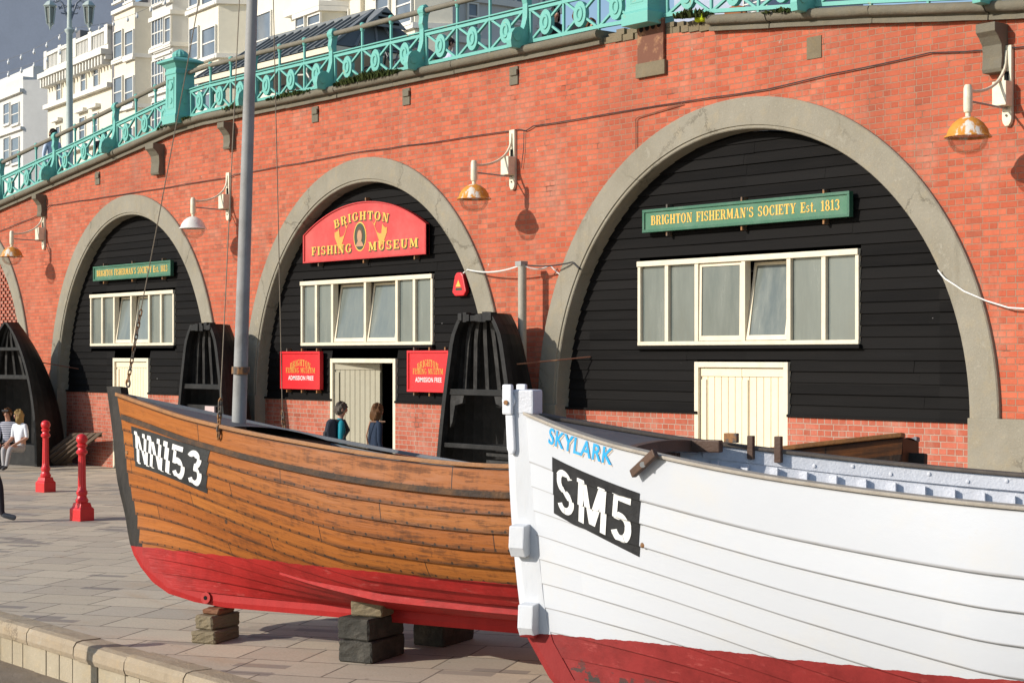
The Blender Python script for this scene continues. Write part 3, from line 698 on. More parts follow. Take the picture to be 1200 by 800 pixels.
for sg, u0 in ((-1, .315), (1, .655)):                                        # gold sea beasts either side of the medallion
    b = MB(); c0 = x0 + L*u0; pts = []
    for i in range(15):
        q = i/14; pts.append((c0 - sg*(-.16 + .36*q), z0 + .47 - .16*math.sin(q*PI*.95) + (.10*q*q), (.072*math.sin(PI*min(1, q*1.1+.12))**.7 + .012)))
    for i, (p, q) in enumerate(zip(pts, pts[1:])): b.add([(p[0], YS - .005, p[1]-p[2]), (q[0], YS - .005, q[1]-q[2]), (q[0], YS - .005, q[1]+q[2]), (p[0], YS - .005, p[1]+p[2])], [(0, 1, 2, 3)])
    e = pts[-1]; b.add([(e[0], YS - .006, e[1]), (e[0] - sg*.10, YS - .006, e[1] + .12), (e[0] - sg*.02, YS - .006, e[1] + .04), (e[0] + sg*.07, YS - .006, e[1] + .13)], [(0, 1, 2, 3)])
    h0 = pts[2]; disc(b, h0[0] - sg*.03, h0[1] + .03, .075, .085, YS - .0062, 14); b.add([(h0[0] + .02, YS - .0066, h0[1] + .06), (h0[0] - sg*.08, YS - .0066, h0[1] + .17), (h0[0] - sg*.10, YS - .0066, h0[1] + .05)], [(0, 1, 2)])
    for q_ in (4, 6, 8): f0 = pts[q_]; b.add([(f0[0] - .04, YS - .0058, f0[1] - f0[2]*.8), (f0[0] + .04, YS - .0058, f0[1] - f0[2]*.8), (f0[0] - sg*.03, YS - .0058, f0[1] - f0[2] - .07)], [(0, 1, 2)])
    b.build('sea_beast', M['beastgold'], ms, recalc=False)
for q in (.12, .5, .9): MB().box((x0 + L*q - .014, YS + .02, z0 - .07), (x0 + L*q + .014, REC - .005, z0)).build('bracket', M['iron'], ms)
MB().box((cxs + .05, YS + .02, z0 + ap - .005), (cxs + .078, REC - .005, z0 + ap + .07)).build('bracket', M['iron'], ms)
def admission(label, xl, xr, yt, yb_):
    a, b_ = wp(xl, 430, YS).x, wp(xr, 430, YS).x; xm = (xl+xr)/2; z0, z1 = wp(xm, yb_, YS).z, wp(xm, yt, YS).z
    t = signboard('admission_sign', label, a, b_, z0, z1, M['brightred'], M['brightred'], 'red admission signs'); L = b_ - a; H = z1 - z0
    b = MB()
    put_serif(b, 'BRIGHTON', lambda u, v, d: (a + L*(.24 + .52*u), YS - .004 - d, z0 + H*(.62 + .17*v - .11*(2*u-1)**2)))
    b.build('lettering', M['fadedgold'], t, recalc=False); b = MB()
    put_serif(b, 'FISHING MUSEUM', lambda u, v, d: (a + L*(.13 + .74*u), YS - .004 - d, z0 + H*(.43 + .14*v)))
    b.build('lettering', M['fadedgold'], t, recalc=False)
    V, Fc = font2d('ADMISSION FREE', .012); b = MB(); b.add([(a + L*(.19 + .64*u), YS - .004, z0 + H*(.235 + .12*v)) for u, v in V], Fc); b.build('admission_line', M['white'], t, recalc=False)
admission('square red admission sign left of the open doorway, wholly in view', 329.5, 375.5, 412, 455.5)
admission('square red admission sign right of the doorway, half hidden by the upright black boat', 478, 526, 411, 459)
# alarm box
p = wp(540.5, 333, REC - .05); al = thing('alarm_box', 'small red alarm bell box on black boards near the right arch leg', 'alarm box', (p.x, REC - .03, p.z - .17))
pl = [(-.18, -.13), (-.10, -.19), (.12, -.19), (.18, -.12), (.10, .14), (.05, .19), (-.06, .19), (-.11, .14)]
MB().prism(pl, (p.x, REC - .10, p.z), (1, 0, 0), (0, 0, 1), (0, .08, 0)).build('casing', M['brightred'], al, bevel=.02)
MB().prism([(-.07, -.02), (.06, -.02), (0, .09)], (p.x - .01, REC - .103, p.z - .02), (1, 0, 0), (0, 0, 1), (0, .004, 0)).build('warning_mark', M['gold'], al)
MB().box((p.x - .08, REC - .103, p.z - .10), (p.x + .08, REC - .099, p.z - .06)).build('label_strip', M['shadowgreen'], al)

M['postgrey'] = paint('beige_grey_post', (.40, .36, .29), .5, (.2, .17, .12), .5, 6)
# ------------------------------------------------------------------ wall lamps
def lamp(px, ptop, label, shade, arm=.79):
    p = wp(px, ptop); s = p.x; zt_ = p.z; zb = zt_ - .92
    t = thing('wall_lamp', label, 'wall lamp', (s, 0, zb), 0, 'swan neck lamps along the brick wall')
    b = MB(); b.prism([(-.062, 0), (.062, 0), (.062, -.84), (.05, -.885), (.022, -.92), (-.022, -.92), (-.05, -.885), (-.062, -.84)], (s, 0, zt_), (1, 0, 0), (0, 0, 1), (0, -.05, 0)).build('back_plate', M['lampcream'], t, bevel=.006)
    b = MB()
    for dz in (-.08, -.45, -.8): b.tube([(s, -.045, zt_ + dz), (s, -.062, zt_ + dz)], .014, 8)
    b.build('bolt', M['iron'], t)
    MB().box((s - .03, -.054, zt_ - .42), (s + .03, -.048, zt_ - .30)).build('cable_slot', M['dark'], t)
    zh = zb + .26
    pts = [(s, -.05, zt_ - .10)] + [(s, -.07 - (arm - .11)*(q), zt_ - .10 - (zt_ - .10 - zh - .07)*(1 - (1-q)**2.0)*.98) for q in [i/10 for i in range(1, 11)]]
    pts = [(s, -.052, zt_ - .06)] + [(s, -.06 - (arm - .10)*(1 - math.cos(a)), zh + .07 + (zt_ - .14 - zh - .07)*(1 - math.sin(a))) for a in [PI/2*i/10 for i in range(11)]]
    MB().tube(pts, .019, 8).build('swan_arm', M['lampcream'], t, smooth=True)
    MB().tube([(s, -.05, zh - .06), (s, -arm + .03, zh - .06 + .015)], .013, 8).build('tie_bar', M['grey'], t, smooth=True)
    MB().box((s - .10, -.19, zb + .22), (s + .085, -.055, zb + .50)).build('junction_box', M['lampcream'], t, bevel=.012)
    c = (s, -arm, 0)
    MB().lathe([(.0, zh + .14), (.035, zh + .135), (.05, zh + .10), (.052, zh - .13), (.045, zh - .17), (.03, zh - .18), (.03, zh - .24), (0, zh - .24)], c, 14).build('lamp_holder', M['lampcream'], t, smooth=True)
    zs = zh - .22
    prof = [(.03, zs), (.06, zs - .005), (.11, zs - .028), (.17, zs - .075), (.215, zs - .14), (.235, zs - .20), (.262, zs - .222), (.262, zs - .232), (.228, zs - .226), (.20, zs - .15), (.10, zs - .04), (.03, zs - .015)]
    MB().lathe(prof, c, 28).build('lamp_shade', shade, t, smooth=True)
    zz = zs - .215
    MB().lathe([(.222, zz), (.220, zz - .05), (.20, zz - .11), (.155, zz - .165), (.08, zz - .2), (.0, zz - .205)], c, 24).build('glass_bowl', M['bowl'], t, smooth=True, recalc=True)
    MB().lathe([(.0, zs - .03), (.03, zs - .05), (.05, zs - .14), (.04, zs - .2), (0, zs - .22)], c, 12).build('bulb', M['white'], t, smooth=True)
    return t
lamp(1182.5, 54, 'nearest wall lamp at the right edge, orange rusted white shade beside the largest arch', M['shade'])
lamp(602.5, 152.5, 'rust streaked wall lamp between the museum arch and the largest arch', M['shade'])
lamp(269, 202.5, 'clean white shaded wall lamp left of the tall mast', M['lampwhite'])
lamp(52.5, 245.5, 'farthest wall lamp at the left edge above the honeycomb brick arch', M['shade'])

# ------------------------------------------------------------------ cables, post and small ironwork on the wall
def cable(name, label, pts, r, mat, y=-.03, cat='cable'):
    P = []
    q = [wp(a, b, y) if len(c_ := (a, b)) == 2 else None for a, b in pts]
    for a, b in zip(q, q[1:]):
        n = max(2, int((b - a).length / .5))
        for i in range(n):
            P.append(a.lerp(b, i/n) + Vector((0, random.uniform(-.004, .004), random.uniform(-.008, .008))))
    P.append(q[-1])
    return tag(MB().tube(P, r, 6).build(name, mat, smooth=True), label, cat)
cable('wall_cable', 'long thin black cable clipped along the brick wall from lamp to lamp', [(-30, 285), (0, 271), (49, 251), (58, 241), (200, 219), (266, 208), (275, 205), (410, 180), (598, 154), (606, 152), (616, 153), (625, 148), (740, 129), (900, 104), (1090, 62), (1175, 58), (1260, 50)], .008, M['cable'])
cable('conduit', 'short thin conduit bent down the bricks left of the largest arch', [(800, 122), (748, 137), (745, 140), (745, 176)], .008, paint('brick_coloured_conduit', (.25, .09, .05), .6))
cable('white_cable', 'white cable sagging across the bricks right of the largest arch', [(1099, 317), (1108, 327), (1130, 342), (1155, 352), (1182, 361), (1230, 362)], .010, M['whitecable'], -.09)
cable('lamp_lead', 'two thin black leads dropping from the cable to the rust streaked lamp box', [(614, 153), (613.5, 175), (611, 197)], .006, M['cable'])
p0 = wp(612, 310, -.35); post = thing('cable_post', 'grey metal post with cables at its top in front of brick between two arches', 'post', (p0.x, -.35, 0))
MB().tube([(p0.x, -.35, 0), (p0.x, -.35, p0.z)], .066, 14).build('tube', M['postgrey'], post, smooth=True)
MB().box((p0.x - .09, -.42, p0.z - .02), (p0.x + .05, -.28, p0.z + .05)).build('cap', M['galv'], post, bevel=.01)
MB().box((p0.x - .07, -.35, p0.z - 2.2), (p0.x + .07, 0.0, p0.z - 2.14)).build('bracket', M['iron'], post)
def free(name, label, pts, r, mat, cat='cable'):
    return tag(MB().tube(pts, r, 6).build(name, mat, smooth=True), label, cat)
A = Vector((p0.x, -.35, p0.z))
def sag(a, b, d, n=10): return [Vector(a).lerp(Vector(b), i/n) - Vector((0, 0, d*4*(i/n)*(1-i/n))) for i in range(n+1)]
free('cable', 'black cable from the grey post to the left leg of the largest arch', sag(A, wp(671, 307, -.08), .04) + [wp(678, 314, -.08), wp(687, 320, .1)], .012, M['cable'])
free('cable', 'pale cable looping low from the grey post to the largest arch', sag(A + Vector((.05, 0, -.02)), wp(645, 311, -.1), .05) + sag(wp(645, 311, -.1), wp(686, 322, .1), .12)[1:], .010, M['whitecable'])
free('cable', 'pale cable sagging to the left from the grey post to the museum arch', sag(A, wp(548, 316, -.08), .07) + [wp(543, 320, .1)], .012, M['whitecable'])
free('stay_rod', 'thin rusty iron rod fixed to the black boards of the largest arch', [wp(600, 427, -.8), wp(692, 418, REC - .03)], .012, M['rustplate'], 'iron rod')
free('stay_rod', 'thin rusty iron rod from the leftmost black boat hut to the boards', [wp(28, 421, -.9), wp(92, 432, REC - .03)], .012, M['rustplate'], 'iron rod')
# rusted plate at the top of the wall
a, b = wp(748.5, 60, -.02), wp(779, 60, -.02); zt_ = wp(764, 24, -.02).z; zb = wp(764, 73, -.02).z
rp = thing('steel_plate', 'rusty brown steel plate with four round holes below the right turquoise pier', 'plate', ((a.x+b.x)/2, -.03, zb))
pm = MB().box((a.x, -.05, zb), (b.x, -.005, zt_)); pm.build('plate', M['rustplate'], rp, bevel=.008)
hm = MB()
for i in range(4):
    xx = lerp(a.x, b.x, .16 + .225*i); hm.tube([(xx, -.052, zt_ - .11 + i*.008), (xx, -.049, zt_ - .11 + i*.008)], .042, 12)
hm.build('hole', M['dark'], rp)
MB().box((a.x - .03, -.058, zb - .20), (b.x + .03, -.005, zb + .004)).build('mortar_pad', M['block'], rp, bevel=.01)

# ------------------------------------------------------------------ turquoise railing and piers
YB = .02
SP = [-44.6, -41.9, -39.2, -36.25, -33.3, -30.40, -27.72, -25.08, -22.42, -19.80, -17.12, -14.20, -11.5, -8.8]
HP, HM, HB = .95, .55, .07
def post_profile(mb, s):
    z = zc(s) - .05
    pr = [(-.36, 0), (.07, 0), (.055, .30), (.045, .80), (.06, .92), (.075, 1.0), (.05, 1.08), (0, 1.105), (-.05, 1.08), (-.075, 1.0), (-.055, .90), (-.075, .78), (-.05, .70), (-.055, .50), (-.085, .38), (-.12, .30), (-.19, .33), (-.29, .30), (-.355, .22), (-.375, .11)]
    mb.prism(pr, (s - .055, YB, z), (0, 1, 0), (0, 0, 1), (.11, 0, 0))
    mb.tube([(s - .075, YB, z + 1.0), (s + .075, YB, z + 1.0)], .082, 14)
    mb.tube([(s - .07, YB - .25, z + .17), (s + .07, YB - .25, z + .17)], .07, 12)
def railing(label, posts, ends, grp='turquoise railings along the top'):
    s0, s1 = ends; t = thing('railing', label, 'railing', ((s0+s1)/2, YB, zc((s0+s1)/2)), 0, grp)
    def run(h, w, d, name, mat, tube=False):
        n = max(4, int((s1 - s0)/.35)); P = [(s0 + (s1-s0)*i/n, YB, zc(s0 + (s1-s0)*i/n) + h) for i in range(n+1)]
        b = MB()
        if tube: b.tube(P, w, 10)
        else: b.sweep([[(x, YB - w, z - d), (x, YB + w, z - d), (x, YB + w, z + d), (x, YB - w, z + d)] for x, _, z in P], closed=True)
        b.build(name, mat, t, smooth=tube)
    run(HP, .046, 0, 'pipe_rail', M['railpipe'], True); run(HM, .024, .024, 'mid_rail', M['turq']); run(HM + .055, .034, .010, 'rail_strip', M['turq']); run(HB, .026, .026, 'bottom_rail', M['turq'])
    for s in posts:
        b = MB(); post_profile(b, s); b.build('post', M['turq'], t, bevel=.006)
    marks = sorted(posts + [s0, s1])
    marks = [m_ for i, m_ in enumerate(marks) if i == 0 or m_ - marks[i-1] > .3]
    for a, b_ in zip(marks, marks[1:]):
        a += .07; b_ -= .07; n = max(1, round((b_ - a)/.86)); w = (b_ - a)/n
        for i in range(n):
            c0, c1 = a + i*w, a + (i+1)*w
            if i:
                b = MB(); z = zc(c0); b.bar((c0, YB, z), (c0, YB, z + HP), .036, .036, (1, 0, 0)); b.ell((c0, YB, z + HP + .035), .05, .05, .04, 10, 6); b.lathe([(.0, z + HP - .09), (.034, z + HP - .08), (.045, z + HP - .03), (0, z + HP - .02)], (c0, YB, 0), 10)
                b.build('baluster', M['turq'], t)
            elif i == 0:
                b = MB(); z = zc(c0 + .015); b.box((c0 - .01, YB - .02, z + .04), (c0 + .03, YB + .02, z + HM)); b.build('end_bar', M['turq'], t)
            lt = MB(); m0, m1 = c0 + .02, c1 - .02
            lt.bar((m0, YB - .004, zc(m0) + HB), (m1, YB - .004, zc(m1) + HM), .042, .034); lt.bar((m0, YB + .004, zc(m0) + HM), (m1, YB + .004, zc(m1) + HB), .042, .034)
            lo = lt.build('lattice', M['turq'], t)
            mc = (c0 + c1)/2; zm = (zc(m0) + zc(m1))/2 + (HB + HM)/2
            bs = MB()
            for rx, rz, d in ((.135, .19, .036), (.08, .12, .052)):
                nn = 18; ri = [(mc + rx*math.cos(2*PI*k/nn), zm + rz*math.sin(2*PI*k/nn)) for k in range(nn)]
                if rx > .1: bs.prism(ri, (0, YB - d, 0), (1, 0, 0), (0, 0, 1), (0, 2*d, 0))
                else:
                    r2 = [(mc + rx*.6*math.cos(2*PI*k/nn), zm + rz*.6*math.sin(2*PI*k/nn)) for k in range(nn)]
                    bs.sweep([[(x, YB - .034, z) for x, z in ri + ri[:1]], [(x, YB - d, z) for x, z in [(mc + (x-mc)*.9, zm + (z-zm)*.9) for x, z in ri + ri[:1]]], [(x, YB - d, z) for x, z in r2 + r2[:1]], [(x, YB - .038, z) for x, z in [(mc + (x-mc)*.8, zm + (z-zm)*.8) for x, z in r2 + r2[:1]]]])
            bs.build('boss', M['turq'], lo)
    return t
def pier(label, s, w=.42, h=1.12):
    z = zc(s) - .06; hw = w/2; y0 = -.05
    t = thing('railing_pier', label, 'pier', (s, y0, z), 0, 'square turquoise piers')
    def ring(r, zz): return [(s - r, y0 - r, zz), (s + r, y0 - r, zz), (s + r, y0 + r, zz), (s - r, y0 + r, zz)]
    b = MB(); b.sweep([ring(r, z + q) for r, q in ((hw*1.25, 0), (hw*1.25, .16), (hw*1.1, .20), (hw*1.04, .26), (hw*.97, h - .14), (hw*1.05, h - .13), (hw*1.05, h - .07), (hw*.98, h - .06), (hw*.98, h - .01))], closed=True)
    b.build('shaft', M['turq'], t, bevel=.006)
    b = MB(); b.sweep([ring(r, z + q) for r, q in ((hw*1.0, h - .01), (hw*1.12, h + .02), (hw*1.3, h + .07), (hw*1.62, h + .10), (hw*1.62, h + .135), (hw*1.1, h + .19), (hw*.6, h + .215))], closed=True)
    b.build('cap', M['turq'], t, bevel=.004)
    b = MB(); n = 24; pr = [(.10, h + .21), (.155, h + .225), (.165, h + .27), (.14, h + .32), (.08, h + .36), (.03, h + .385), (0, h + .39)]
    vs = [[(s + r*(1 - .09*(k % 2))*math.cos(2*PI*k/n), y0 + r*(1 - .09*(k % 2))*math.sin(2*PI*k/n), z + q) for k in range(n)] for r, q in pr]
    b.sweep(vs, closed=True); b.build('finial', M['turq'], t)
    b = MB()                                                                  # raised panels on the two seen faces
    for q in (-1, 1):
        b.box((s - hw*.62, y0 - hw*1.06, z + .30), (s - hw*.52, y0 - hw*.9, z + h - .2)); b.box((s + hw*.52, y0 - hw*1.06, z + .30), (s + hw*.62, y0 - hw*.9, z + h - .2))
        break
    b.box((s - hw*.52, y0 - hw*1.06, z + h - .24), (s + hw*.52, y0 - hw*.9, z + h - .2)); b.box((s - hw*.52, y0 - hw*1.06, z + .30), (s + hw*.52, y0 - hw*.9, z + .34))
    b.tube([(s, y0 - hw*.95, z + .75), (s, y0 - hw*1.1, z + .75)], hw*.4, 16); b.tube([(s, y0 - hw*.95, z + .46), (s, y0 - hw*1.09, z + .46)], hw*.3, 16)
    b.tube([(s + hw*.95, y0, z + .75), (s + hw*1.1, y0, z + .75)], hw*.4, 16); b.tube([(s + hw*.95, y0, z + .46), (s + hw*1.09, y0, z + .46)], hw*.3, 16)
    b.build('ornament', M['turq'], t, bevel=.004)
    return t
railing('turquoise railing down the ramp left of the ribbed-top pier', SP[1:5], (-44.6, SP[5] - .24))
railing('long turquoise railing between the two square piers, with bicycles behind it', SP[6:10], (SP[5] + .24, SP[10] - .24))
railing('turquoise railing right of the rusty plate, seen only at its foot', SP[11:13], (SP[10] + .24, -8.8))
pier('turquoise square pier with ribbed dome cap at the bend of the coping', SP[5])
pier('turquoise square pier above the rusty plate, its top cut off by the photo', SP[10])
# inner railing along the back of the ramp
t = thing('railing', 'second turquoise railing behind the walking man, at the far left of the ramp', 'railing', (-41, 3.2, zc(-41) - .2), 0, 'turquoise railings along the top')
b = MB(); b.tube([(s, 3.2, zc(s) + .55) for s in (-50, -46, -42, -38, -36.5)], .045, 8); b.build('pipe_rail', M['railpipe'], t, smooth=True)
for s in (-48, -46.2, -44.4, -42.6, -40.8, -39, -37.2): MB().bar((s, 3.2, zc(s) - .2), (s, 3.2, zc(s) + .55), .05, .05, (1, 0, 0)).build('baluster', M['turq'], t)

# ------------------------------------------------------------------ upright half-boat huts
def hut(label, px, y, w, dep, h, pointed, rz=0.0, sign=False, bench=False, plate=False):
    p = wp(px, 500, y); t = thing('boat_hut', label, 'boat hut', (p.x, y, 0), rz, 'black half boats stood on end as huts')
    def hw(z):
        q = z/h
        return w*(1 - (.30*(max(0, q - .86)/.14)**2 if not pointed else 0))*((1 - .50*q**1.5) if not pointed else max(.03, (1 - q**2.3)**.75))
    def dd(z):
        q = z/h
        return dep*((1 - .45*q**1.6) if not pointed else max(.08, (1 - .75*q**2.0)))
    n = 20; zs = [h*i/n for i in range(n+1)]; m = 16; NPK = 7
    def sec(z, off=0.0):
        out = []
        for k in range(m+1):
            a = PI*k/m; kk = (k / m * NPK*2) % 1.0
            q = 1 + .05*(kk)                      # clinker laps
            out.append((-(hw(z)-off)*math.copysign(abs(math.cos(a))**.8, math.cos(a))*q, (dd(z)-off)*abs(math.sin(a))**.85*q, z))
        return out
    b = MB(); b.sweep([sec(z) for z in zs]); b.build('hull_shell', M['tarhull'], t, local=True)
    b = MB(); b.sweep([sec(max(0, z - (.01 if z == h else 0)), .055) for z in zs]); b.build('lining', M['tarframe'], t, local=True)
    b = MB()                                                                # frame round the open face
    for sg in (-1, 1): b.sweep([[(sg*(hw(z)+.025), -.05, z), (sg*(hw(z)+.025), .06, z), (sg*(hw(z)-.065), .06, z), (sg*(hw(z)-.065), -.05, z)] for z in zs], closed=True)
    b.build('gunwale', M['tarframe'], t, local=True, bevel=.006)
    if not pointed:
        b = MB(); s_ = sec(h); b.add([(x, y_, h + .01) for x, y_, z_ in s_] + [(x, y_, h - .05) for x, y_, z_ in s_], [tuple(range(m+1)), tuple(range(m+1, 2*m+2))]); b.build('transom', M['tarframe'], t, local=True)
        b = MB(); x = -hw(h) - .05
        while x < hw(h) + .04:                                   # ragged broken plank ends along the top
            w_ = random.uniform(.06, .14); b.box((x, -.06 + random.uniform(-.02, .02), h - .10 + random.uniform(-.02, .01)), (min(x + w_ - .006, hw(h) + .06), .05, h + random.uniform(-.03, .05))); x += w_
        b.build('top_rail', M['tarframe'], t, local=True, bevel=.006)
    for k in range(6):                                                       # frames seen inside the upper part
        a = PI*(.16 + .136*k); P = []
        for z in [h*(.62 + .36*i/6) for i in range(7)]: P.append((-(hw(z)-.09)*math.cos(a), (dd(z)-.12)*(.22 + .30*math.sin(a)) , z))
        b = MB()
        for q, r_ in zip(P, P[1:]): b.bar(q, r_, .085, .05, (0, 1, 0))
        b.build('rib', M['hutrib'], t, local=True)
    for zz, th in ((h*.60, .09), (h*.335 if not bench else h*.80, .07)):
        MB().box((-hw(zz) + .05, .0, zz), (hw(zz) - .05, .10, zz + th)).build('crossbeam', M['tarframe'], t, local=True, bevel=.006)
        if not bench and not plate and zz > h*.5:
            for sg in (-1, 1):
                MB().prism([(0, 0), (.34, 0), (.30, -.12), (.12, -.16), (.05, -.42), (0, -.5)], (sg*(hw(zz) - .07), .02, zz), (-sg, 0, 0), (0, 0, 1), (0, .06, 0)).build('knee', M['hutrib'], t, local=True)
    if bench:
        MB().box((-hw(.45) + .04, -.0, 0), (hw(.45) - .04, .42, .46)).build('bench', M['tarframe'], t, local=True, bevel=.01)
    else:
        for i in range(8 if not plate else 4):
            zz = .22 + .115*i; MB().box((.05, .12, zz), (hw(zz) - .10, .34 + .02*(i % 2), zz + .055)).build('slat', M['hutrib'], t, local=True, bevel=.004)
    if plate:
        MB().box((-hw(h*.45)+.1, .08, h*.40), (hw(h*.45)-.1, .12, h*.50)).build('shelf', M['tarframe'], t, local=True)
        MB().box((.06, .02, h*.395), (.40, .06, h*.495)).build('notice', M['notice'], t, local=True)
    return t
M['notice'] = paint('pale_notice', (.55, .42, .40), .6, (.4, .3, .28), .4, 6)
hut('tall black half boat hut with ribs inside, right of the museum doorway', 560, -.95, 1.0, .95, 3.02, False, R(0))
hut('black half boat hut with a small pale notice inside, just left of the mast', 237, -.95, .98, .92, 2.98, False, R(0), plate=True)
hut('arched black half boat hut at the left edge with two people sitting in it', 8, -1.15, 1.25, 1.1, 3.15, True, R(8), bench=True)

# ------------------------------------------------------------------ clinker boats
def hullmat(name, upper, wl, red, stain, varnish=True, peel=.0):
    m = N(name, .42 if varnish else .38, .22 if varnish else .35); u = m.sep(m.uv()); o = m.sep(m.obj()); ob = m.obj()
    idx = m.math('FLOOR', u[1]); fr = m.math('FRACT', u[1])
    board = m.white(m.comb(idx, m.math('FLOOR', m.math('ADD', m.math('DIVIDE', u[0], 2.6), m.math('MULTIPLY', idx, .37))), 0.0))
    uv2 = m.comb(u[0], m.math('MULTIPLY', u[1], .15), m.math('MULTIPLY', idx, 3.1))
    if varnish:
        g = m.noise(m.scale(uv2, (1.4, 46, 1)), 1.0, 6, .62, .6); st = m.noise(m.scale(uv2, (3.2, 26, 1)), 1.0, 8, .74, .3); st2 = m.noise(m.scale(uv2, (22, 14, 1)), 1.0, 5, .7)
        drip = m.noise(m.scale(m.comb(u[0], u[1], 0.0), (17, .55, 1)), 1.0, 5, .65); big = m.noise(m.scale(m.comb(u[0], u[1], 0.0), (.9, .5, 1)), 1.0, 4, .6)
        col = m.ramp(board, [(0, (.34, .098, .016)), (.35, (.47, .155, .026)), (.65, (.39, .118, .017)), (1, (.50, .185, .034))])
        col = m.mix(m.ramp(g, [(.35, .0), (.7, .6)]), col, (.26, .075, .012))
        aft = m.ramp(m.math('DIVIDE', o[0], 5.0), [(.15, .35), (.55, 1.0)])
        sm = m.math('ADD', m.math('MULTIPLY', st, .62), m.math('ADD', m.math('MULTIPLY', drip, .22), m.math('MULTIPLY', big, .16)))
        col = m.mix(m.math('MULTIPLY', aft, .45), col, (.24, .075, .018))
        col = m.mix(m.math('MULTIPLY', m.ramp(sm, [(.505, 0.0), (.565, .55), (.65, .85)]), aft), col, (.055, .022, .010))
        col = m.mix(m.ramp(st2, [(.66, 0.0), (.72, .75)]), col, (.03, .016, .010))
        col = m.mix(m.math('MULTIPLY', m.ramp(m.math('DIVIDE', o[0], 7.1), [(.70, 0.0), (.88, .8)]), m.ramp(sm, [(.40, .7), (.5, 1.0)])), col, (.05, .028, .016))  # stern planks painted darker for the white boat's shadow
        bl = m.math('FRACT', m.math('ADD', m.math('DIVIDE', u[0], 2.6), m.math('MULTIPLY', idx, .37)))
        col = m.mix(m.math('MULTIPLY', m.math('LESS_THAN', bl, .0035), .85), col, (.02, .014, .01))
        wht = m.noise(m.scale(uv2, (30, 30, 1)), 1.0, 2, .4); col = m.mix(m.ramp(wht, [(.80, 0.0), (.81, .6)]), col, (.5, .47, .4))
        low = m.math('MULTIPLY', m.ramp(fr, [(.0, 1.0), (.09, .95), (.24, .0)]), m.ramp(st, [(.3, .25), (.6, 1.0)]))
        col = m.mix(m.math('MULTIPLY', low, .85), col, (.03, .019, .012)); col = m.mix(m.ramp(fr, [(.90, 0.0), (.97, .8)]), col, (.022, .014, .010))  # tar dirt along the laps, and lap shadow lines painted dark
        # copper rivets along each lap
        du = m.math('SUBTRACT', m.math('FRACT', m.math('DIVIDE', u[0], .105)), .5); dv = m.math('SUBTRACT', fr, .10)
        d = m.math('ADD', m.math('POWER', m.math('MULTIPLY', du, .105), 2.0), m.math('POWER', m.math('MULTIPLY', dv, .15), 2.0))
        riv = m.math('MULTIPLY', m.math('LESS_THAN', d, .00012), m.math('GREATER_THAN', m.noise(m.scale(uv2, (6, 6, 1)), 1.0, 2), .42))
        col = m.mix(m.math('MULTIPLY', riv, .85), col, (.025, .018, .012))
        rough = m.ramp(st, [(.35, .46), (.7, .7)]); hb = m.math('ADD', g, m.math('MULTIPLY', st, 1.5))
    else:
        a = m.noise(ob, 2.2, 7, .7); st = m.noise(m.scale(uv2, (3, 9, 1)), 1.0, 6, .7)
        col = m.mix(m.ramp(board, [(0, 0.0), (1, .5)]), upper, tuple(x*.93 for x in upper))
        col = m.mix(m.ramp(a, [(.52, 0.0), (.75, .28)]), col, (.62, .56, .45))
        col = m.mix(m.ramp(st, [(.68, 0.0), (.74, .45)]), col, (.52, .42, .30))
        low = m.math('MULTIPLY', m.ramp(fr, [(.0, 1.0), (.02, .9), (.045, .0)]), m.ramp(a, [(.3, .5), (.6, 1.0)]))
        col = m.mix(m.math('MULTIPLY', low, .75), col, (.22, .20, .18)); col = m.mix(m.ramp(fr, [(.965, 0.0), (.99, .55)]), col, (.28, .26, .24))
        rough = m.ramp(a, [(.35, .32), (.7, .55)]); hb = m.math('ADD', m.math('MULTIPLY', a, 1.0), m.math('MULTIPLY', st, .5))
    ra = m.noise(ob, 3.5, 6, .7); rb = m.noise(ob, 16, 4, .6)
    rc_ = m.mix(m.ramp(ra, [(.42, 0.0), (.62, .8)]), red, tuple(x*.66 for x in red)); sc_ = m.noise(m.scale(ob, (2, 4, 9)), 2.2, 6, .75); rc_ = m.mix(m.ramp(sc_, [(.60, 0.0), (.66, .5)]), rc_, (.46, .10, .085)); rc_ = m.mix(m.ramp(sc_, [(.31, .6), (.36, 0.0)]), rc_, (.15, .02, .018)); rc_ = m.mix(m.ramp(rb, [(.62, 0.0), (.75, .4)]), rc_, tuple(min(1, x*1.3+.03) for x in red))
    if peel:
        pk = m.math('MULTIPLY', m.ramp(m.noise(m.scale(ob, (1, 1, 1.6)), 4.2, 5, .65), [(.53, 0.0), (.54, 1.0)]), m.ramp(m.math('ADD', o[2], m.math('MULTIPLY', o[0], .12)), [(.66, 1.0), (.80, 0.0)]))
        rc_ = m.mix(pk, rc_, (.06, .045, .04))
    jag = m.math('MULTIPLY', m.math('SUBTRACT', m.noise(ob, 7, 3), .5), .035)
    lvl = m.math('ADD', m.math('MULTIPLY', o[0], wl[1]), wl[0])
    f = m.math('LESS_THAN', m.math('ADD', o[2], jag), lvl)
    m.col(m.mix(f, col, rc_)); m.rough(m.mix(f, rough, (.5, .5, .5)))
    m.bump(m.math('ADD', hb, m.math('MULTIPLY', rb, f)), .004, .7); return m.mat
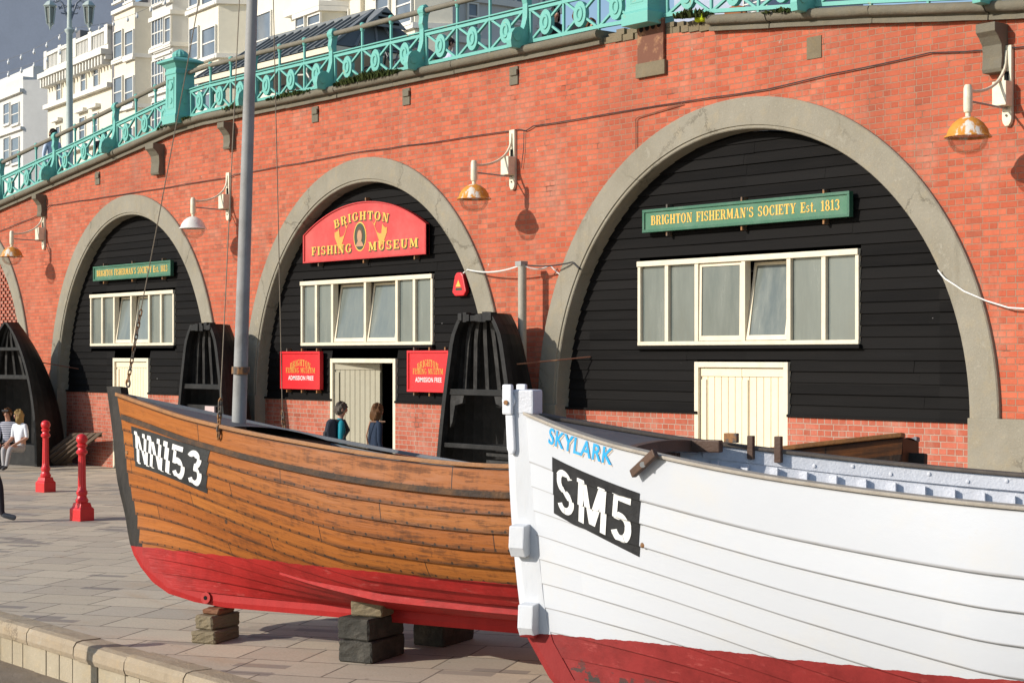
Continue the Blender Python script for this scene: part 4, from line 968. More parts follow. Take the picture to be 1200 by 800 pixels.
def stemmat(name, upper, low, wl, red):
    m = N(name, .6, .2); o = m.sep(m.obj()); a = m.noise(m.scale(m.obj(), (3, 3, 1)), 3.5, 6, .7)
    c = m.mix(m.ramp(a, [(.35, 0.0), (.7, .8)]), upper, low)
    f = m.math('LESS_THAN', o[2], m.math('ADD', m.math('MULTIPLY', m.math('SUBTRACT', a, .5), .02), m.math('ADD', m.math('MULTIPLY', o[0], wl[1]), wl[0])))
    m.col(m.mix(f, c, m.mix(m.ramp(a, [(.4, 0.0), (.7, .5)]), red, tuple(x*.7 for x in red)))); m.bump(a, .008, .7); return m.mat

class Boat:
    def __init__(s, t, L, stemtab, sheer, beam, zk, nplank, lap, wide, kbot):
        s.t = t; s.L = L; s.stem = stemtab; s.sheer = sheer; s.beam = beam; s.zk = zk; s.NP = nplank; s.lap = lap; s.kbot = kbot
        w = [1.0]*nplank; w[-1] = wide; tot = sum(w); s.vb = [sum(w[:i])/tot for i in range(nplank+1)]; s.cache = {}
    def xf(s, z): return sinterp(s.stem, z)
    def sect(s, tau):
        key = round(tau, 4)
        if key in s.cache: return s.cache[key]
        X_ = tau*s.L; b = max(.045, sinterp(s.beam, X_)); zs = sinterp(s.sheer, X_); f = min(1, (X_/2.9))**.8
        st = max(0, (X_ - (s.L - 2.4))/2.4); f = f*(1 - .35*st); zk = s.zk + .16*st**2; h = zs - zk
        P = [(0.045 if b > .05 else .045, zk), (.045 + b*lerp(.16, .66, f), zk + h*lerp(.30, .03, f)), (b*lerp(.50, 1.06, f), zk + h*lerp(.62, .30, f)), (b, zs)]
        pts = []
        for i in range(61):
            q = i/60; k = 1-q; pts.append((k**3*P[0][0]+3*k*k*q*P[1][0]+3*k*q*q*P[2][0]+q**3*P[3][0], k**3*P[0][1]+3*k*k*q*P[1][1]+3*k*q*q*P[2][1]+q**3*P[3][1]))
        ln = [0]
        for p, q in zip(pts, pts[1:]): ln.append(ln[-1] + math.hypot(q[0]-p[0], q[1]-p[1]))
        s.cache[key] = (pts, ln); return s.cache[key]
    def pt(s, tau, v, off=0.0, side=-1, step=False):
        pts, ln = s.sect(tau); d = v*ln[-1]; i = 0
        while i < 59 and ln[i+1] < d: i += 1
        q = (d - ln[i])/max(1e-6, ln[i+1]-ln[i]); (y0, z0), (y1, z1) = pts[i], pts[i+1]
        y, z = lerp(y0, y1, q), lerp(z0, z1, q); ny, nz = (z1-z0), -(y1-y0); nl = math.hypot(ny, nz) or 1
        if ny < 0: ny, nz = -ny, -nz
        y += off*ny/nl; z += off*nz/nl
        x0 = s.xf(z) + .115
        return Vector((x0 + tau*(s.L - x0), side*y, z))
    def lapoff(s, tau, fr): return s.lap*(1-fr)*min(1, max(.18, tau*s.L/.55))
    def planking(s, mat, name='planking'):
        b = MB(); T = [0, .004, .01, .018, .03] + [.03 + .97*((i+1)/56)**1.04 for i in range(56)]
        for side in (-1, 1):
            for p in range(s.NP):
                v0, v1 = s.vb[p], s.vb[p+1]; rows = 5; base = len(b.v); vs = []; uv = []
                for r in range(rows):
                    fr = r/(rows-1)
                    for tau in T:
                        vs.append(s.pt(tau, lerp(v0, v1 + (.004 if p < s.NP-1 else 0), fr), s.lapoff(tau, fr), side)); uv.append((tau*s.L, p + min(fr, .999)))
                n = len(T); fs = [(r*n+i, r*n+i+1, (r+1)*n+i+1, (r+1)*n+i) for r in range(rows-1) for i in range(n-1)]
                if side > 0: fs = [f[::-1] for f in fs]
                if p > 0:                                   # the plank's lower edge
                    for tau in T: vs.append(s.pt(tau, v0, 0, side)); uv.append((tau*s.L, p + .001))
                    e = rows*n; fs += [((e+i, e+i+1, i+1, i) if side < 0 else (i, i+1, e+i+1, e+i)) for i in range(n-1)]
                b.add(vs, fs, uv)
        n0 = 14; ts = [s.pt(1.0, i/n0, 0, -1) for i in range(n0+1)] + [s.pt(1.0, i/n0, 0, 1) for i in range(n0, -1, -1)]
        b.add(ts, [tuple(range(len(ts)))], [(s.L, .5)]*len(ts))
        o = b.build(name, mat, s.t, local=True, recalc=False); me = o.data
        me.polygons.foreach_set('use_smooth', [True]*len(me.polygons))
        try: me.set_sharp_from_angle(angle=R(30))
        except Exception: pass
        return o
    def lining(s, mat, floor):
        b = MB(); T = [.01 + .985*i/40 for i in range(41)]
        for side in (-1, 1): b.sweep([[s.pt(tau, .12 + .87*k/10, -.03, side) for k in range(11)] for tau in T])
        b.build('lining', mat, s.t, local=True, smooth=True)
        b = MB(); b.sweep([[s.pt(tau, .30, -.04, -1), s.pt(tau, .30, -.04, 1)] for tau in T]); b.build('bottom_boards', floor, s.t, local=True)
    def alongv(s, name, mat, v, w, out0, t0=0.0, t1=1.0, side=-1, inn=.0, lowv=None, parent=None, easing=0):
        """strip along the hull at girth v: w half height in z, from inn (inside) to out (outside)"""
        b = MB(); n = 60; S = []
        for i in range(n+1):
            tau = lerp(t0, t1, i/n); p = s.pt(tau, v, 0, side); y = side; out = out0 * (min(1, .05 + i/n/easing) if easing else 1)
            S.append([(p.x, p.y - y*inn, p.z - w), (p.x, p.y + y*out, p.z - w), (p.x, p.y + y*out, p.z + w), (p.x, p.y - y*inn, p.z + w)])
        b.sweep(S, closed=True); return b.build(name, mat, parent or s.t, local=parent is None, bevel=0) if parent is None else None
    def gunwale(s, mat, th=.022, out=.045, inn=.055, names=('gunwale', 'gunwale'), mats=None):
        for k, side in enumerate((-1, 1)):
            b = MB(); S = []; n = 70
            for i in range(n+1):
                tau = i/n; p = s.pt(tau, 1.0, 0, side); z = p.z + .004; yi = max(.0, abs(p.y) - inn)
                S.append([(p.x, side*yi, z), (p.x, p.y + side*out, z), (p.x, p.y + side*out, z + th*2), (p.x, side*yi, z + th*2)])
            b.sweep(S, closed=True); b.build('gunwale', (mats or (mat, mat))[k], s.t, local=True, bevel=.006)
    def stempost(s, mat, head, th=.05, head_th=None):
        zs = [head] + [head - (head - .45)*i/16 for i in range(1, 17)]
        z0 = s.stem[0][0]; low = [(s.xf(z), z) for z in zs] + [(x, z) for z, x in s.stem[::-1] if z < .44] + [(s.L*q, s.kbot + .00*q) for q in (.3, .5, .75)] + [(s.L + .02, s.kbot + .06)]
        inn = []
        for (x, z) in low:
            if z > .5: inn.append((x + .175, z))
            else: inn.append((max(x, 1e-3) + (.16 if x < 1.0 else 0), max(z + .02, s.zk + .02) if x > .9 else z + .13))
        inn[-1] = (s.L + .0, s.zk + .22)
        b = MB(); n = len(low)
        for y in (-th, th): b.add([(x, y, z) for x, z in low] + [(x, y, z) for x, z in inn], [(i, i+1, n+i+1, n+i) for i in range(n-1)])
        b.add([(x, -th*.8, z) for x, z in low] + [(x, th*.8, z) for x, z in low], [])
        b2 = MB(); S = []
        for (x, z), (xi, zi) in zip(low, inn): S.append([(x, -th*.72, z), (x, th*.72, z), (lerp(x, xi, .3), th, lerp(z, zi, .3)), (xi, th, zi), (xi, -th, zi), (lerp(x, xi, .3), -th, lerp(z, zi, .3))])
        b2.sweep(S, closed=True); return b2.build('stem', mat, s.t, local=True)
    def sternpost(s, mat, top):
        b = MB(); p = s.pt(1.0, 1.0, 0, -1); b.box((s.L - .01, -.045, s.kbot), (s.L + .11, .045, top)); b.build('sternpost', mat, s.t, local=True, bevel=.01)
    def inv(s, px, py, side=-1):
        best = None; mw = MW[s.t]
        def err(tau, v):
            p = mw @ s.pt(tau, v, s.lap*.5, side) - CAM; d = p.dot(FW); return math.hypot(CX + F*p.dot(RT)/d - px, HY - F*p.z/d - py)
        for i in range(0, 61):
            for j in range(0, 31):
                e = err(i/60, j/30)
                if best is None or e < best[0]: best = (e, i/60, j/30)
        e, a, c = best; h = 1/60
        for _ in range(14):
            for da in (-h, 0, h):
                for dc in (-h, 0, h):
                    aa, cc = min(1, max(0, a+da)), min(1, max(0, c+dc)); q = err(aa, cc)
                    if q < e: e, best = q, (q, aa, cc)
            _, a, c = best; h *= .6
        return a, c
    def patch(s, quad, V, Fc, name, mat, parent, off, cells=(40, 16)):
        """wrap the flat shape V (0..1) on the planks inside quad = four (tau, v) corners: bl, br, tr, tl; it breaks at each lap like real paint"""
        (a0, c0), (a1, c1), (a2, c2), (a3, c3) = quad
        def mp(u, w): return (lerp(lerp(a0, a1, u), lerp(a3, a2, u), w), lerp(lerp(c0, c1, u), lerp(c3, c2, u), w))
        out = MB()
        for li, (V_, F_) in enumerate(V if Fc is None else [(V, Fc)]): s._wrap(out, mp, V_, F_, off + (li % 5)*.0006, cells)
        o = MB(); o.v = [MW[parent] @ p for p in out.v]; o.f = out.f; o.m = out.m
        return o.build(name, mat, parent, recalc=False)
    def _wrap(s, out, mp, V, Fc, off, cells):
        bm = bmesh.new(); vs = [bm.verts.new((u, w, 0)) for u, w in V]
        for f in Fc:
            try: bm.faces.new([vs[i] for i in f])
            except Exception: pass
        for i in range(1, cells[0]): bmesh.ops.bisect_plane(bm, geom=bm.verts[:]+bm.edges[:]+bm.faces[:], plane_co=(i/cells[0], 0, 0), plane_no=(1, 0, 0))
        for i in range(1, cells[1]): bmesh.ops.bisect_plane(bm, geom=bm.verts[:]+bm.edges[:]+bm.faces[:], plane_co=(0, i/cells[1], 0), plane_no=(0, 1, 0))
        for v in bm.verts: q = mp(v.co.x, v.co.y); v.co = (q[0], q[1], 0)
        for p in range(s.NP):
            b2 = bm.copy()
            for pl, no in ((s.vb[p], (0, -1, 0)), (s.vb[p+1], (0, 1, 0))):
                bmesh.ops.bisect_plane(b2, geom=b2.verts[:]+b2.edges[:]+b2.faces[:], plane_co=(0, pl, 0), plane_no=no, clear_outer=True)
            if b2.faces:
                b2.verts.ensure_lookup_table(); b2.verts.index_update()
                P = []
                for v in b2.verts:
                    fr = min(1, max(0, (v.co.y - s.vb[p])/(s.vb[p+1]-s.vb[p]))); P.append(s.pt(v.co.x, v.co.y, s.lapoff(v.co.x, fr) + off, -1))
                out.add(P, [[v.index for v in f.verts] for f in b2.faces])
            b2.free()
        bm.free()
def brot(alpha): return TH - R(alpha)
SQ = [(0, 0), (1, 0), (1, 1), (0, 1)], [(0, 1, 2, 3)]
def chain(mb, a, b, r=.010, step=.05):
    a, b = Vector(a), Vector(b); n = max(3, int((b-a).length/step)); d = (b-a).normalized(); k = d.cross(Vector((1, 0, 0))).normalized(); k2 = d.cross(k)
    for i in range(n):
        c = a.lerp(b, (i+.5)/n); ax = k if i % 2 else k2; L = (b-a).length/n*.72
        mb.tube([c - d*L + ax*.0, c - d*L*.5 + ax*.013, c + d*L*.5 + ax*.013, c + d*L], r*.6, 5, False); mb.tube([c - d*L, c - d*L*.5 - ax*.013, c + d*L*.5 - ax*.013, c + d*L], r*.6, 5, False)

# --- the varnished boat
o3 = cam2w(-3.55, 15.06)
def heel(o, phi, zp):
    m = MW[o] @ Matrix.Translation((0, 0, zp)) @ Matrix.Rotation(phi, 4, 'X') @ Matrix.Translation((0, 0, -zp))
    MW[o] = m; o.location = m.to_translation(); o.rotation_euler = m.to_euler()
nb = thing('fishing_boat', 'varnished brown clinker boat with red bottom, numbered NN153, propped on blocks', 'boat', o3, brot(28.8))
heel(nb, R(-6.5), .28)
WLN = (.74, -.014); REDN = (.40, .022, .02)
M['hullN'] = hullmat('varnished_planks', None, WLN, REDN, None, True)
M['stemN'] = stemmat('tarred_stem', (.016, .0135, .011), (.048, .040, .032), WLN, REDN)
B1 = Boat(nb, 7.1, [(.276, 1.30), (.30, .98), (.352, .69), (.43, .52), (.519, .404), (.60, .315), (.733, .225), (1.0, .135), (1.33, .005), (1.75, -.09), (2.15, -.20)],
          [(0, 2.045), (.6, 1.935), (1.35, 1.795), (2.35, 1.65), (3.6, 1.52), (4.66, 1.49), (6.0, 1.62), (7.1, 1.83)],
          [(0, .045), (.25, .19), (.5, .345), (.9, .555), (1.35, .745), (1.85, .885), (2.35, .985), (3.2, 1.07), (4.4, 1.10), (5.4, .98), (6.4, .66), (7.1, .20)], .40, 13, .027, 1.45, .278)
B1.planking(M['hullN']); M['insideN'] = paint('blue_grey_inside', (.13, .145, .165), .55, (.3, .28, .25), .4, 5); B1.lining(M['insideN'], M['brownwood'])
M['gunN'] = paint('worn_gunwale', (.34, .15, .05), .55, (.10, .06, .035), .75, 6, .3, .005); M['gunFar'] = paint('grey_painted_gunwale', (.15, .16, .175), .5, (.3, .27, .22), .4, 8)
B1.gunwale(M['gunN'], .016, .03, .06, mats=(M['gunN'], M['gunFar'])); B1.stempost(M['stemN'], 2.135); B1.sternpost(M['stemN'], 1.74)
v_top = B1.vb[-2]
M['rubN'] = paint('tarry_rubbing_strake', (.05, .034, .024), .65, (.20, .09, .03), .85, 5, .2, .008)
for sd_ in (-1, 1): B1.alongv('rubbing_strake', M['rubN'], v_top + .003, .022, .045, .012, 1.0, sd_)
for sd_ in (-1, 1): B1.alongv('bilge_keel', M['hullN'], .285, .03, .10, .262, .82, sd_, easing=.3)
def deck(Bt, x1, mat, name='foredeck', x0=.02, crown=.05, cut=0.0, dz=-.004):
    b = MB(); S = []; n = 16
    for i in range(n+1):
        tau = lerp(x0, x1, i/n); p = Bt.pt(tau, 1.0, 0, -1); w = max(.02, abs(p.y) - .015)
        S.append([(p.x - (cut*(1 - abs(k))), w*k, p.z + dz + crown*(w/.5)*(1 - k*k)) for k in [-1 + j/5 for j in range(11)]])
    b.sweep(S); return b.build(name, mat, Bt.t, local=True, smooth=True)
deck(B1, .235, M['deckgrey'], crown=.035)
tb = .235; p = B1.pt(tb, 1.0, 0, -1)
b = MB(); ql = [B1.pt(tb, v_, -.05, -1) for v_ in (.5, .6, .7, .8, .9, .99)]; b.prism([(q_.y, q_.z) for q_ in ql] + [(-q_.y, q_.z) for q_ in ql[::-1]], (p.x - .02, 0, 0), (0, 1, 0), (0, 0, 1), (.03, 0, 0)); b.build('bulkhead', M['brownwood'], nb, local=True)
deck(B1, 1.0, M['deckgrey'], 'stern_deck', .80, .05)
for xx in (3.0, 4.3, 5.4):
    tau = xx/7.1; p = B1.pt(tau, .80, 0, -1); MB().box((p.x - .11, p.y + .05, p.z - .02), (p.x + .11, -p.y - .05, p.z + .02)).build('thwart', M['insideN'], nb, local=True, bevel=.005)
for i in range(26):
    tau = .27 + .6*i/25
    for sd_ in (1, -1):
        b = MB(); P = [B1.pt(tau, .35 + .6*k/8, -.045, sd_) for k in range(9)]
        for q, r_ in zip(P, P[1:]): b.bar(q, r_, .02, .035, (1, 0, 0))
        b.build('rib', M['insideN'], nb, local=True)
SG = {'N': (.80, [rc(0, 0, .18, 1), rc(.62, 0, .80, 1), dg(.59, 0, .02, 1, .19)]), 'M': (1.0, [rc(0, 0, .2, 1), rc(.80, 0, 1.0, 1), dg(.39, .06, .03, 1, .22), dg(.39, .06, .75, 1, .22)]),
 '1': (.30, [rc(.04, 0, .28, 1)]), '5': (.74, [rc(.08, .86, .66, 1), rc(.08, .44, .24, .9)] + arc(.34, .31, .36, .33, -155, 128, .22, .17, 18)),
 '3': (.74, arc(.32, .74, .32, .27, -90, 155, .21, .16, 16) + arc(.34, .28, .36, .30, -155, 90, .22, .17, 16)), 'S': (.70, arc(.34, .735, .32, .28, 25, 255, .18, .14, 16) + arc(.34, .275, .34, .29, -155, 75, .19, .15, 16) + [dg(.42, .38, .10, .62, .16)])}
def sans(text, track=.17):
    x = 0; P = []
    for ch in text: P += [[(x + a, b) for a, b in p] for p in SG[ch][1]]; x += SG[ch][0] + track
    x -= track
    return [([(a/x, b) for a, b in p], [(0, 1, 2, 3)]) for p in P]
def plate(Bt, corners, text, name, bold, mar, base=M['cable'], fg=M['white'], wide=(0, 1)):
    q = [Bt.inv(*c) for c in corners]
    po = Bt.patch(q, *SQ, 'number_panel', base, Bt.t, .004, (30, 10))
    (a, b_, c, d) = mar
    V = [([(a + (b_-a)*u, c + (d-c)*w) for u, w in p], f) for p, f in sans(text)]
    Bt.patch(q, V, None, 'lettering', fg, po, .006, (26, 8))
M['numblack'] = paint('number_black', (.018, .018, .019), .42, (.1, .1, .1), .3, 8)
plate(B1, [(158, 546), (243, 578), (246, 527), (153, 499)], 'NN153', 'number', .035, (.045, .95, .09, .90), M['numblack'])
b = MB(); b.tube([(.09, -.06, 1.94), (.09, -.075, 1.94)], .022, 10); b.tube([(.13, -.06, 1.55), (.13, -.075, 1.55)], .016, 10); b.build('bolt', M['iron'], nb, local=True)
# eye bolt in the forefoot
b = MB(); b.tube([(1.12, -.055, .345), (1.12, -.07, .345)], .05, 12); b.build('forefoot_eye', M['hullN'], nb, local=True)
b = MB(); b.tube([(1.12, -.068, .345), (1.12, -.074, .345)], .018, 10); b.build('forefoot_hole', M['dark'], nb, local=True)
# mast and standing rigging
mb_ = cam2w(-2.315, 14.38, 1.35); top = dp(295.5, 0, 14.30); d = (top - mb_).normalized(); mt_ = mb_ + d*7.4
MB().tube([mb_, mb_ + d*3, mb_ + d*5.5, mt_], [.064, .050, .040, .034], 18).build('mast', M['galv'], nb, smooth=True)
MB().tube([mb_ + d*.9, mb_ + d*.96], .075, 14).build('mast_band', M['iron'], nb)
st0 = MW[nb] @ Vector((.02, 0, 2.19)); hd = mb_ + d*7.1
P = sag(st0 + (hd - st0)*.10, hd, .10, 16)
MB().tube(P, .005, 5).build('forestay', M['rope'], nb)
b = MB(); chain(b, st0, P[0]); b.build('stay_chain', M['iron'], nb); b = MB(); b.tube([st0 + Vector((.0, 0, .0)) + Vector((.035*math.cos(2*PI*i/10), 0, .035*math.sin(2*PI*i/10) - .02)) for i in range(11)], .009, 6); b.build('ring', M['iron'], nb)
for (ax, ay, bx_, by_, tx, ty, nm) in ((257, 513, 258.5, 468, 286, 0, 'shroud'), (333, 506, 331, 482, 302.5, 0, 'shroud')):
    tau, v = B1.inv(ax, ay, -1 if ax < 300 else 1)
    foot = MW[nb] @ (B1.pt(tau, v, .03, -1) if ax < 300 else B1.pt(tau, v, .02, 1)); dist = (foot - CAM).dot(FW)
    k0 = dp(bx_, by_, dist*1.0); tp = dp(tx, ty, 14.28) + d*2.4 if ax < 300 else dp(tx, ty, 14.4) + d*2.4
    MB().tube([k0, tp], .0045, 5).build(nm, M['rope'], nb); b = MB(); chain(b, foot, k0, .014); b.build('shroud_chain', M['iron'], nb)

# --- the white boat
o5 = cam2w(-.01, 10.0)
sb_ = thing('rowing_boat', 'white painted clinker boat named SKYLARK, numbered SM5, with peeling dark red bottom', 'boat', o5, brot(30))
WLS = (.79, .048); REDS = (.285, .030, .028)
M['hullS'] = hullmat('white_planks', (.56, .575, .60), WLS, REDS, None, False, 1.0)
M['stemS'] = stemmat('white_stem', (.60, .615, .64), (.57, .575, .58), WLS, REDS)
B2 = Boat(sb_, 6.6, [(.28, 1.15), (.30, .82), (.36, .58), (.43, .42), (.516, .3126), (.63, .23), (.795, .126), (1.04, .075), (1.486, .029), (1.9, .008), (2.26, 0.0)],
          [(0, 2.055), (.45, 1.965), (.92, 1.89), (1.9, 1.785), (3.05, 1.715), (4.4, 1.69), (5.5, 1.73), (6.6, 1.86)],
          [(0, .045), (.2, .16), (.45, .30), (.92, .50), (1.4, .67), (1.9, .80), (2.5, .90), (3.05, .96), (4.2, 1.0), (5.3, .95), (6.6, .62)], .40, 11, .022, 1.9, .28)
B2.planking(M['hullS']); B2.lining(M['lav'], M['lav'])
M['gunNear'] = M['greywood']; M['gunDark'] = paint('dark_weathered_gunwale', (.11, .09, .075), .7, (.2, .17, .13), .5, 8, .2, .004)
B2.gunwale(M['greywood'], .0095, .018, .075, mats=(M['greywood'], M['gunDark'])); B2.stempost(M['stemS'], 2.11, .058); B2.sternpost(M['stemS'], 1.95)
for sd_ in (-1, 1):                                                              # broad inwale under the gunwale, inside
    b = MB(); S = []
    for i in range(50):
        tau = lerp(.14, .99, i/49); p = B2.pt(tau, 1.0, 0, sd_); y = abs(p.y)
        S.append([(p.x, sd_*(y - .055), p.z - .075), (p.x, sd_*(y - .028), p.z - .075), (p.x, sd_*(y - .028), p.z + .0), (p.x, sd_*(y - .055), p.z + .0)])
    b.sweep(S, closed=True); b.build('inwale', M['lav'], sb_, local=True)
    for i in range(34):
        tau = .15 + .0245*i; b = MB(); P = [B2.pt(tau, .34 + .60*k/8, -.048, sd_) for k in range(9)]
        for q, r_ in zip(P, P[1:]): b.bar(q, r_, .026, .045, (1, 0, 0))
        b.build('rib', M['lav'], sb_, local=True)
for i in range(24):                                                              # copper-headed bolts in the far inwale
    tau = .2 + .032*i; p = B2.pt(tau, 1.0, 0, 1); z = p.z - .025 - .022*(i % 2); b = MB(); b.ell((p.x, p.y - .056, z), .012, .006, .012, 8, 6); b.build('bolt', M['lav'], sb_, local=True)
td = .128; deck(B2, td, M['deckgrey'], crown=.025, cut=-.0)
p = B2.pt(td, 1.0, 0, -1); w = abs(p.y) - .02
cam_ = lambda k: p.z - .004 + .025*(w/.5)*(1 - k*k)
KS = [-1 + j/10 for j in range(21)]
b = MB(); b.sweep([[(p.x - .01, w*k, cam_(k) - .055), (p.x + .05, w*k, cam_(k) - .055), (p.x + .05, w*k, cam_(k) + .012), (p.x - .01, w*k, cam_(k) + .012)] for k in KS], closed=True)
b.build('deck_beam', M['brownwood'], sb_, local=True, bevel=.004)
b = MB()
for k0, k1 in zip(KS[1:], KS[2:-1]):
    b.box((p.x - .05, w*k0*.85 + .003, p.z - .34), (p.x - .02, w*k1*.85 - .003, cam_((k0+k1)/2) - .06))
b.build('bulkhead', M['brownwood'], sb_, local=True)
for xx in (1.75, 3.0, 4.3, 5.5):
    q = B2.pt(xx/6.6, .76, 0, -1); MB().box((q.x - .11, q.y + .05, q.z - .02), (q.x + .11, -q.y - .05, q.z + .02)).build('thwart', M['lav'], sb_, local=True, bevel=.005)
# blue name, black number panel
M['skyblue'] = paint('bright_blue_name', (.03, .38, .78), .42, (.3, .5, .7), .2, 10)
V, Fc = font2d('SKYLARK', .018)
qn = [B2.inv(*c) for c in ((642, 519.5), (717, 545), (718.5, 526), (643.5, 500.5))]
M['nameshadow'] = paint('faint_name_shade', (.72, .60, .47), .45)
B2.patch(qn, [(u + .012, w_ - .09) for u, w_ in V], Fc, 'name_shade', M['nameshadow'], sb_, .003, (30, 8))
B2.patch(qn, V, Fc, 'name_lettering', M['skyblue'], sb_, .006, (30, 8))
plate(B2, [(649, 601), (749.5, 652), (750.5, 577), (647, 535)], 'SM5', 'number', .03, (.045, .93, .11, .86), M['numblack'])
# stem head fittings
M['whitemetal'] = paint('white_painted_iron', (.74, .75, .78), .4, (.4, .36, .3), .3, 10)
b = MB(); b.box((.045, -.06, 2.06), (.185, .06, 2.205)); b.build('stem_head', M['lav'], sb_, local=True, bevel=.012)
b = MB(); b.box((.0, -.098, 2.06), (.062, -.066, 2.235)); b.build('fairlead_cheek', M['whitemetal'], sb_, local=True, bevel=.010)
b = MB(); b.tube([(.03, -.075, 2.14), (.03, .075, 2.14)], .042, 18); b.build('roller', M['whitemetal'], sb_, local=True, smooth=True)
b = MB(); b.box((.0, .066, 2.06), (.062, .098, 2.235)); b.build('fairlead_cheek', M['whitemetal'], sb_, local=True, bevel=.010)
b = MB(); b.prism([(.015, 2.06), (.065, 2.06), (.075, 1.86), (.065, 1.83), (.04, 1.83), (.025, 1.86)], (0, -.058, 0), (1, 0, 0), (0, 0, 1), (0, -.028, 0)); b.build('fairlead_strap', M['whitemetal'], sb_, local=True, bevel=.008)
b = MB(); b.tube([(.03, -.098, 2.13), (.03, -.108, 2.13)], .014, 10); b.build('bolt', M['iron'], sb_, local=True)
for (z1, z0) in ((1.43, 1.24), (.98, .78)):                                      # wooden steps on the stem's side
    xa = B2.xf((z1+z0)/2) + .025
    MB().prism([(0, 0), (.075, -.01), (.085, -(z1-z0)*.7), (.055, -(z1-z0)), (0, -(z1-z0)*.95)], (xa, -.055, z1), (0, -1, 0), (0, 0, 1), (.10, 0, 0)).build('stem_step', M['stemS'], sb_, local=True, bevel=.008)
# wooden clamp bolted over the near gunwale, timbers on the far one
q1 = MW[sb_] @ B2.pt(*B2.inv(745, 553), .05, -1); q2 = MW[sb_] @ (B2.pt(B2.inv(772, 537)[0], 1.0, .05, -1)) + Vector((0, 0, .045))
b = MB(); b.bar(q1, q2, .03, .045, (0, 0, 1)); cl = b.build('gunwale_clamp', M['brownwood'], sb_, bevel=.006)
b = MB(); c_ = (q1 + q2)/2; nrm = (CAM - c_).normalized()
b.tube([c_ - (q2-q1)*.06 + nrm*.01, c_ - (q2-q1)*.06 + nrm*.035], .016, 10); b.build('bolt', M['galv'], cl)
for xx, hh, w_ in ((1.19, .085, .035), (1.34, .10, .04)):
    q = B2.pt(xx/6.6, 1.0, 0, 1); MB().box((q.x - w_/2, q.y - .09, q.z - .05), (q.x + w_/2, q.y - .05, q.z + hh)).build('thole_timber', M['brownwood'], sb_, local=True, bevel=.004)
q = B2.pt(.128, 1.0, 0, 1); MB().box((q.x - .03, q.y - .12, q.z - .05), (q.x + .22, q.y - .062, q.z + .02)).build('mooring_cleat', M['brownwood'], sb_, local=True, bevel=.008)
q = B2.pt(.162, 1.0, 0, 1); MB().box((q.x - .02, q.y - .10, q.z + .03), (q.x + .06, q.y - .06, q.z + .085)).build('bracket', M['iron'], sb_, local=True, bevel=.004)
b = MB(); q = B2.pt(*B2.inv(754, 638), .018, -1); b.ell(q, .016, .01, .016, 8, 6); b.build('drain_fitting', M['iron'], sb_, local=True)

# ------------------------------------------------------------------ the blocks the boats stand on
def ob(Bt, name, label, cat, c, hx, hy, z0, z1, mat, rz=0.0, group=None):
    p = MW[Bt.t] @ Vector((c[0], c[1], 0)); a = Bt.t.rotation_euler[2] + rz
    ux, uy = Vector((math.cos(a), math.sin(a), 0)), Vector((-math.sin(a), math.cos(a), 0))
    b = MB(); b.obox((p.x, p.y, (z0+z1)/2), ux*hx, uy*hy, (0, 0, (z1-z0)/2))
    o = b.build(name, mat); bm = bmesh.new(); bm.from_mesh(o.data); rj = random.Random(len(label))
    bmesh.ops.bevel(bm, geom=bm.edges[:], offset=.012, segments=1, affect='EDGES'); bmesh.ops.subdivide_edges(bm, edges=[e for e in bm.edges if e.calc_length() > .06], cuts=4, use_grid_fill=True)
    for v in bm.verts:                                       # worn, chipped corners
        k = .0055 if v.co.z > z0 + .02 else .002
        v.co += Vector((rj.uniform(-k, k), rj.uniform(-k, k), rj.uniform(-k, .3*k)))
    bm.to_mesh(o.data); bm.free(); return tag(o, label, cat, group)
M['rustwood'] = paint('rusty_shim', (.20, .085, .04), .8, (.1, .06, .03), .5, 9)
G1 = 'blocks under the boats'
ob(B1, 'concrete_block', 'lower rough concrete block under the bow keel of the brown boat', 'block', (1.22, -.02), .115, .20, 0.0, .105, M['block'], .12, G1)
ob(B1, 'concrete_block', 'upper brownish concrete block under the bow keel of the brown boat', 'block', (1.21, .02), .095, .18, .108, .225, M['block'], -.05, G1)
ob(B1, 'timber_shim', 'thin rust brown timber shim between bow keel and upper concrete block', 'shim', (1.22, .02), .085, .12, .228, .277, M['rustwood'], .05)
# bilge stack: two sleepers and a pale block
pc = MW[nb].inverted() @ gp(411, 777); cx_, cy_ = pc.x + .0, pc.y + .30
ob(B1, 'timber_sleeper', 'dark split sleeper lying lowest in the stack under the bilge of the brown boat', 'sleeper', (cx_, cy_), .15, .27, 0, .17, M['sleeper'], .06, G1)
ob(B1, 'timber_sleeper', 'dark cracked sleeper end lying second in the stack under the bilge', 'sleeper', (cx_ - .01, cy_ - .0), .15, .25, .174, .345, M['sleeper'], -.03, G1)
ob(B1, 'concrete_block', 'pale concrete block topping the sleeper stack under the bilge', 'block', (cx_ + .03, cy_ - .03), .14, .12, .349, .49, M['block'], .1, G1)
ob(B1, 'timber_sleeper', 'black shaded sleeper under the far bilge of the brown boat', 'sleeper', (2.95, .85), .15, .25, 0, .34, M['sleeper'], .0, G1)
for xx, nm in ((1.5, 'forward'), (5.2, 'aft')):
    ob(B2, 'timber_sleeper', 'sleeper under the %s keel of the white boat' % nm, 'sleeper', (xx, 0), .15, .4, 0, .277, M['sleeper'], 0, G1)
ob(B1, 'timber_sleeper', 'sleeper under the stern keel of the brown boat', 'sleeper', (6.0, 0), .15, .4, 0, .277, M['sleeper'], 0, G1)

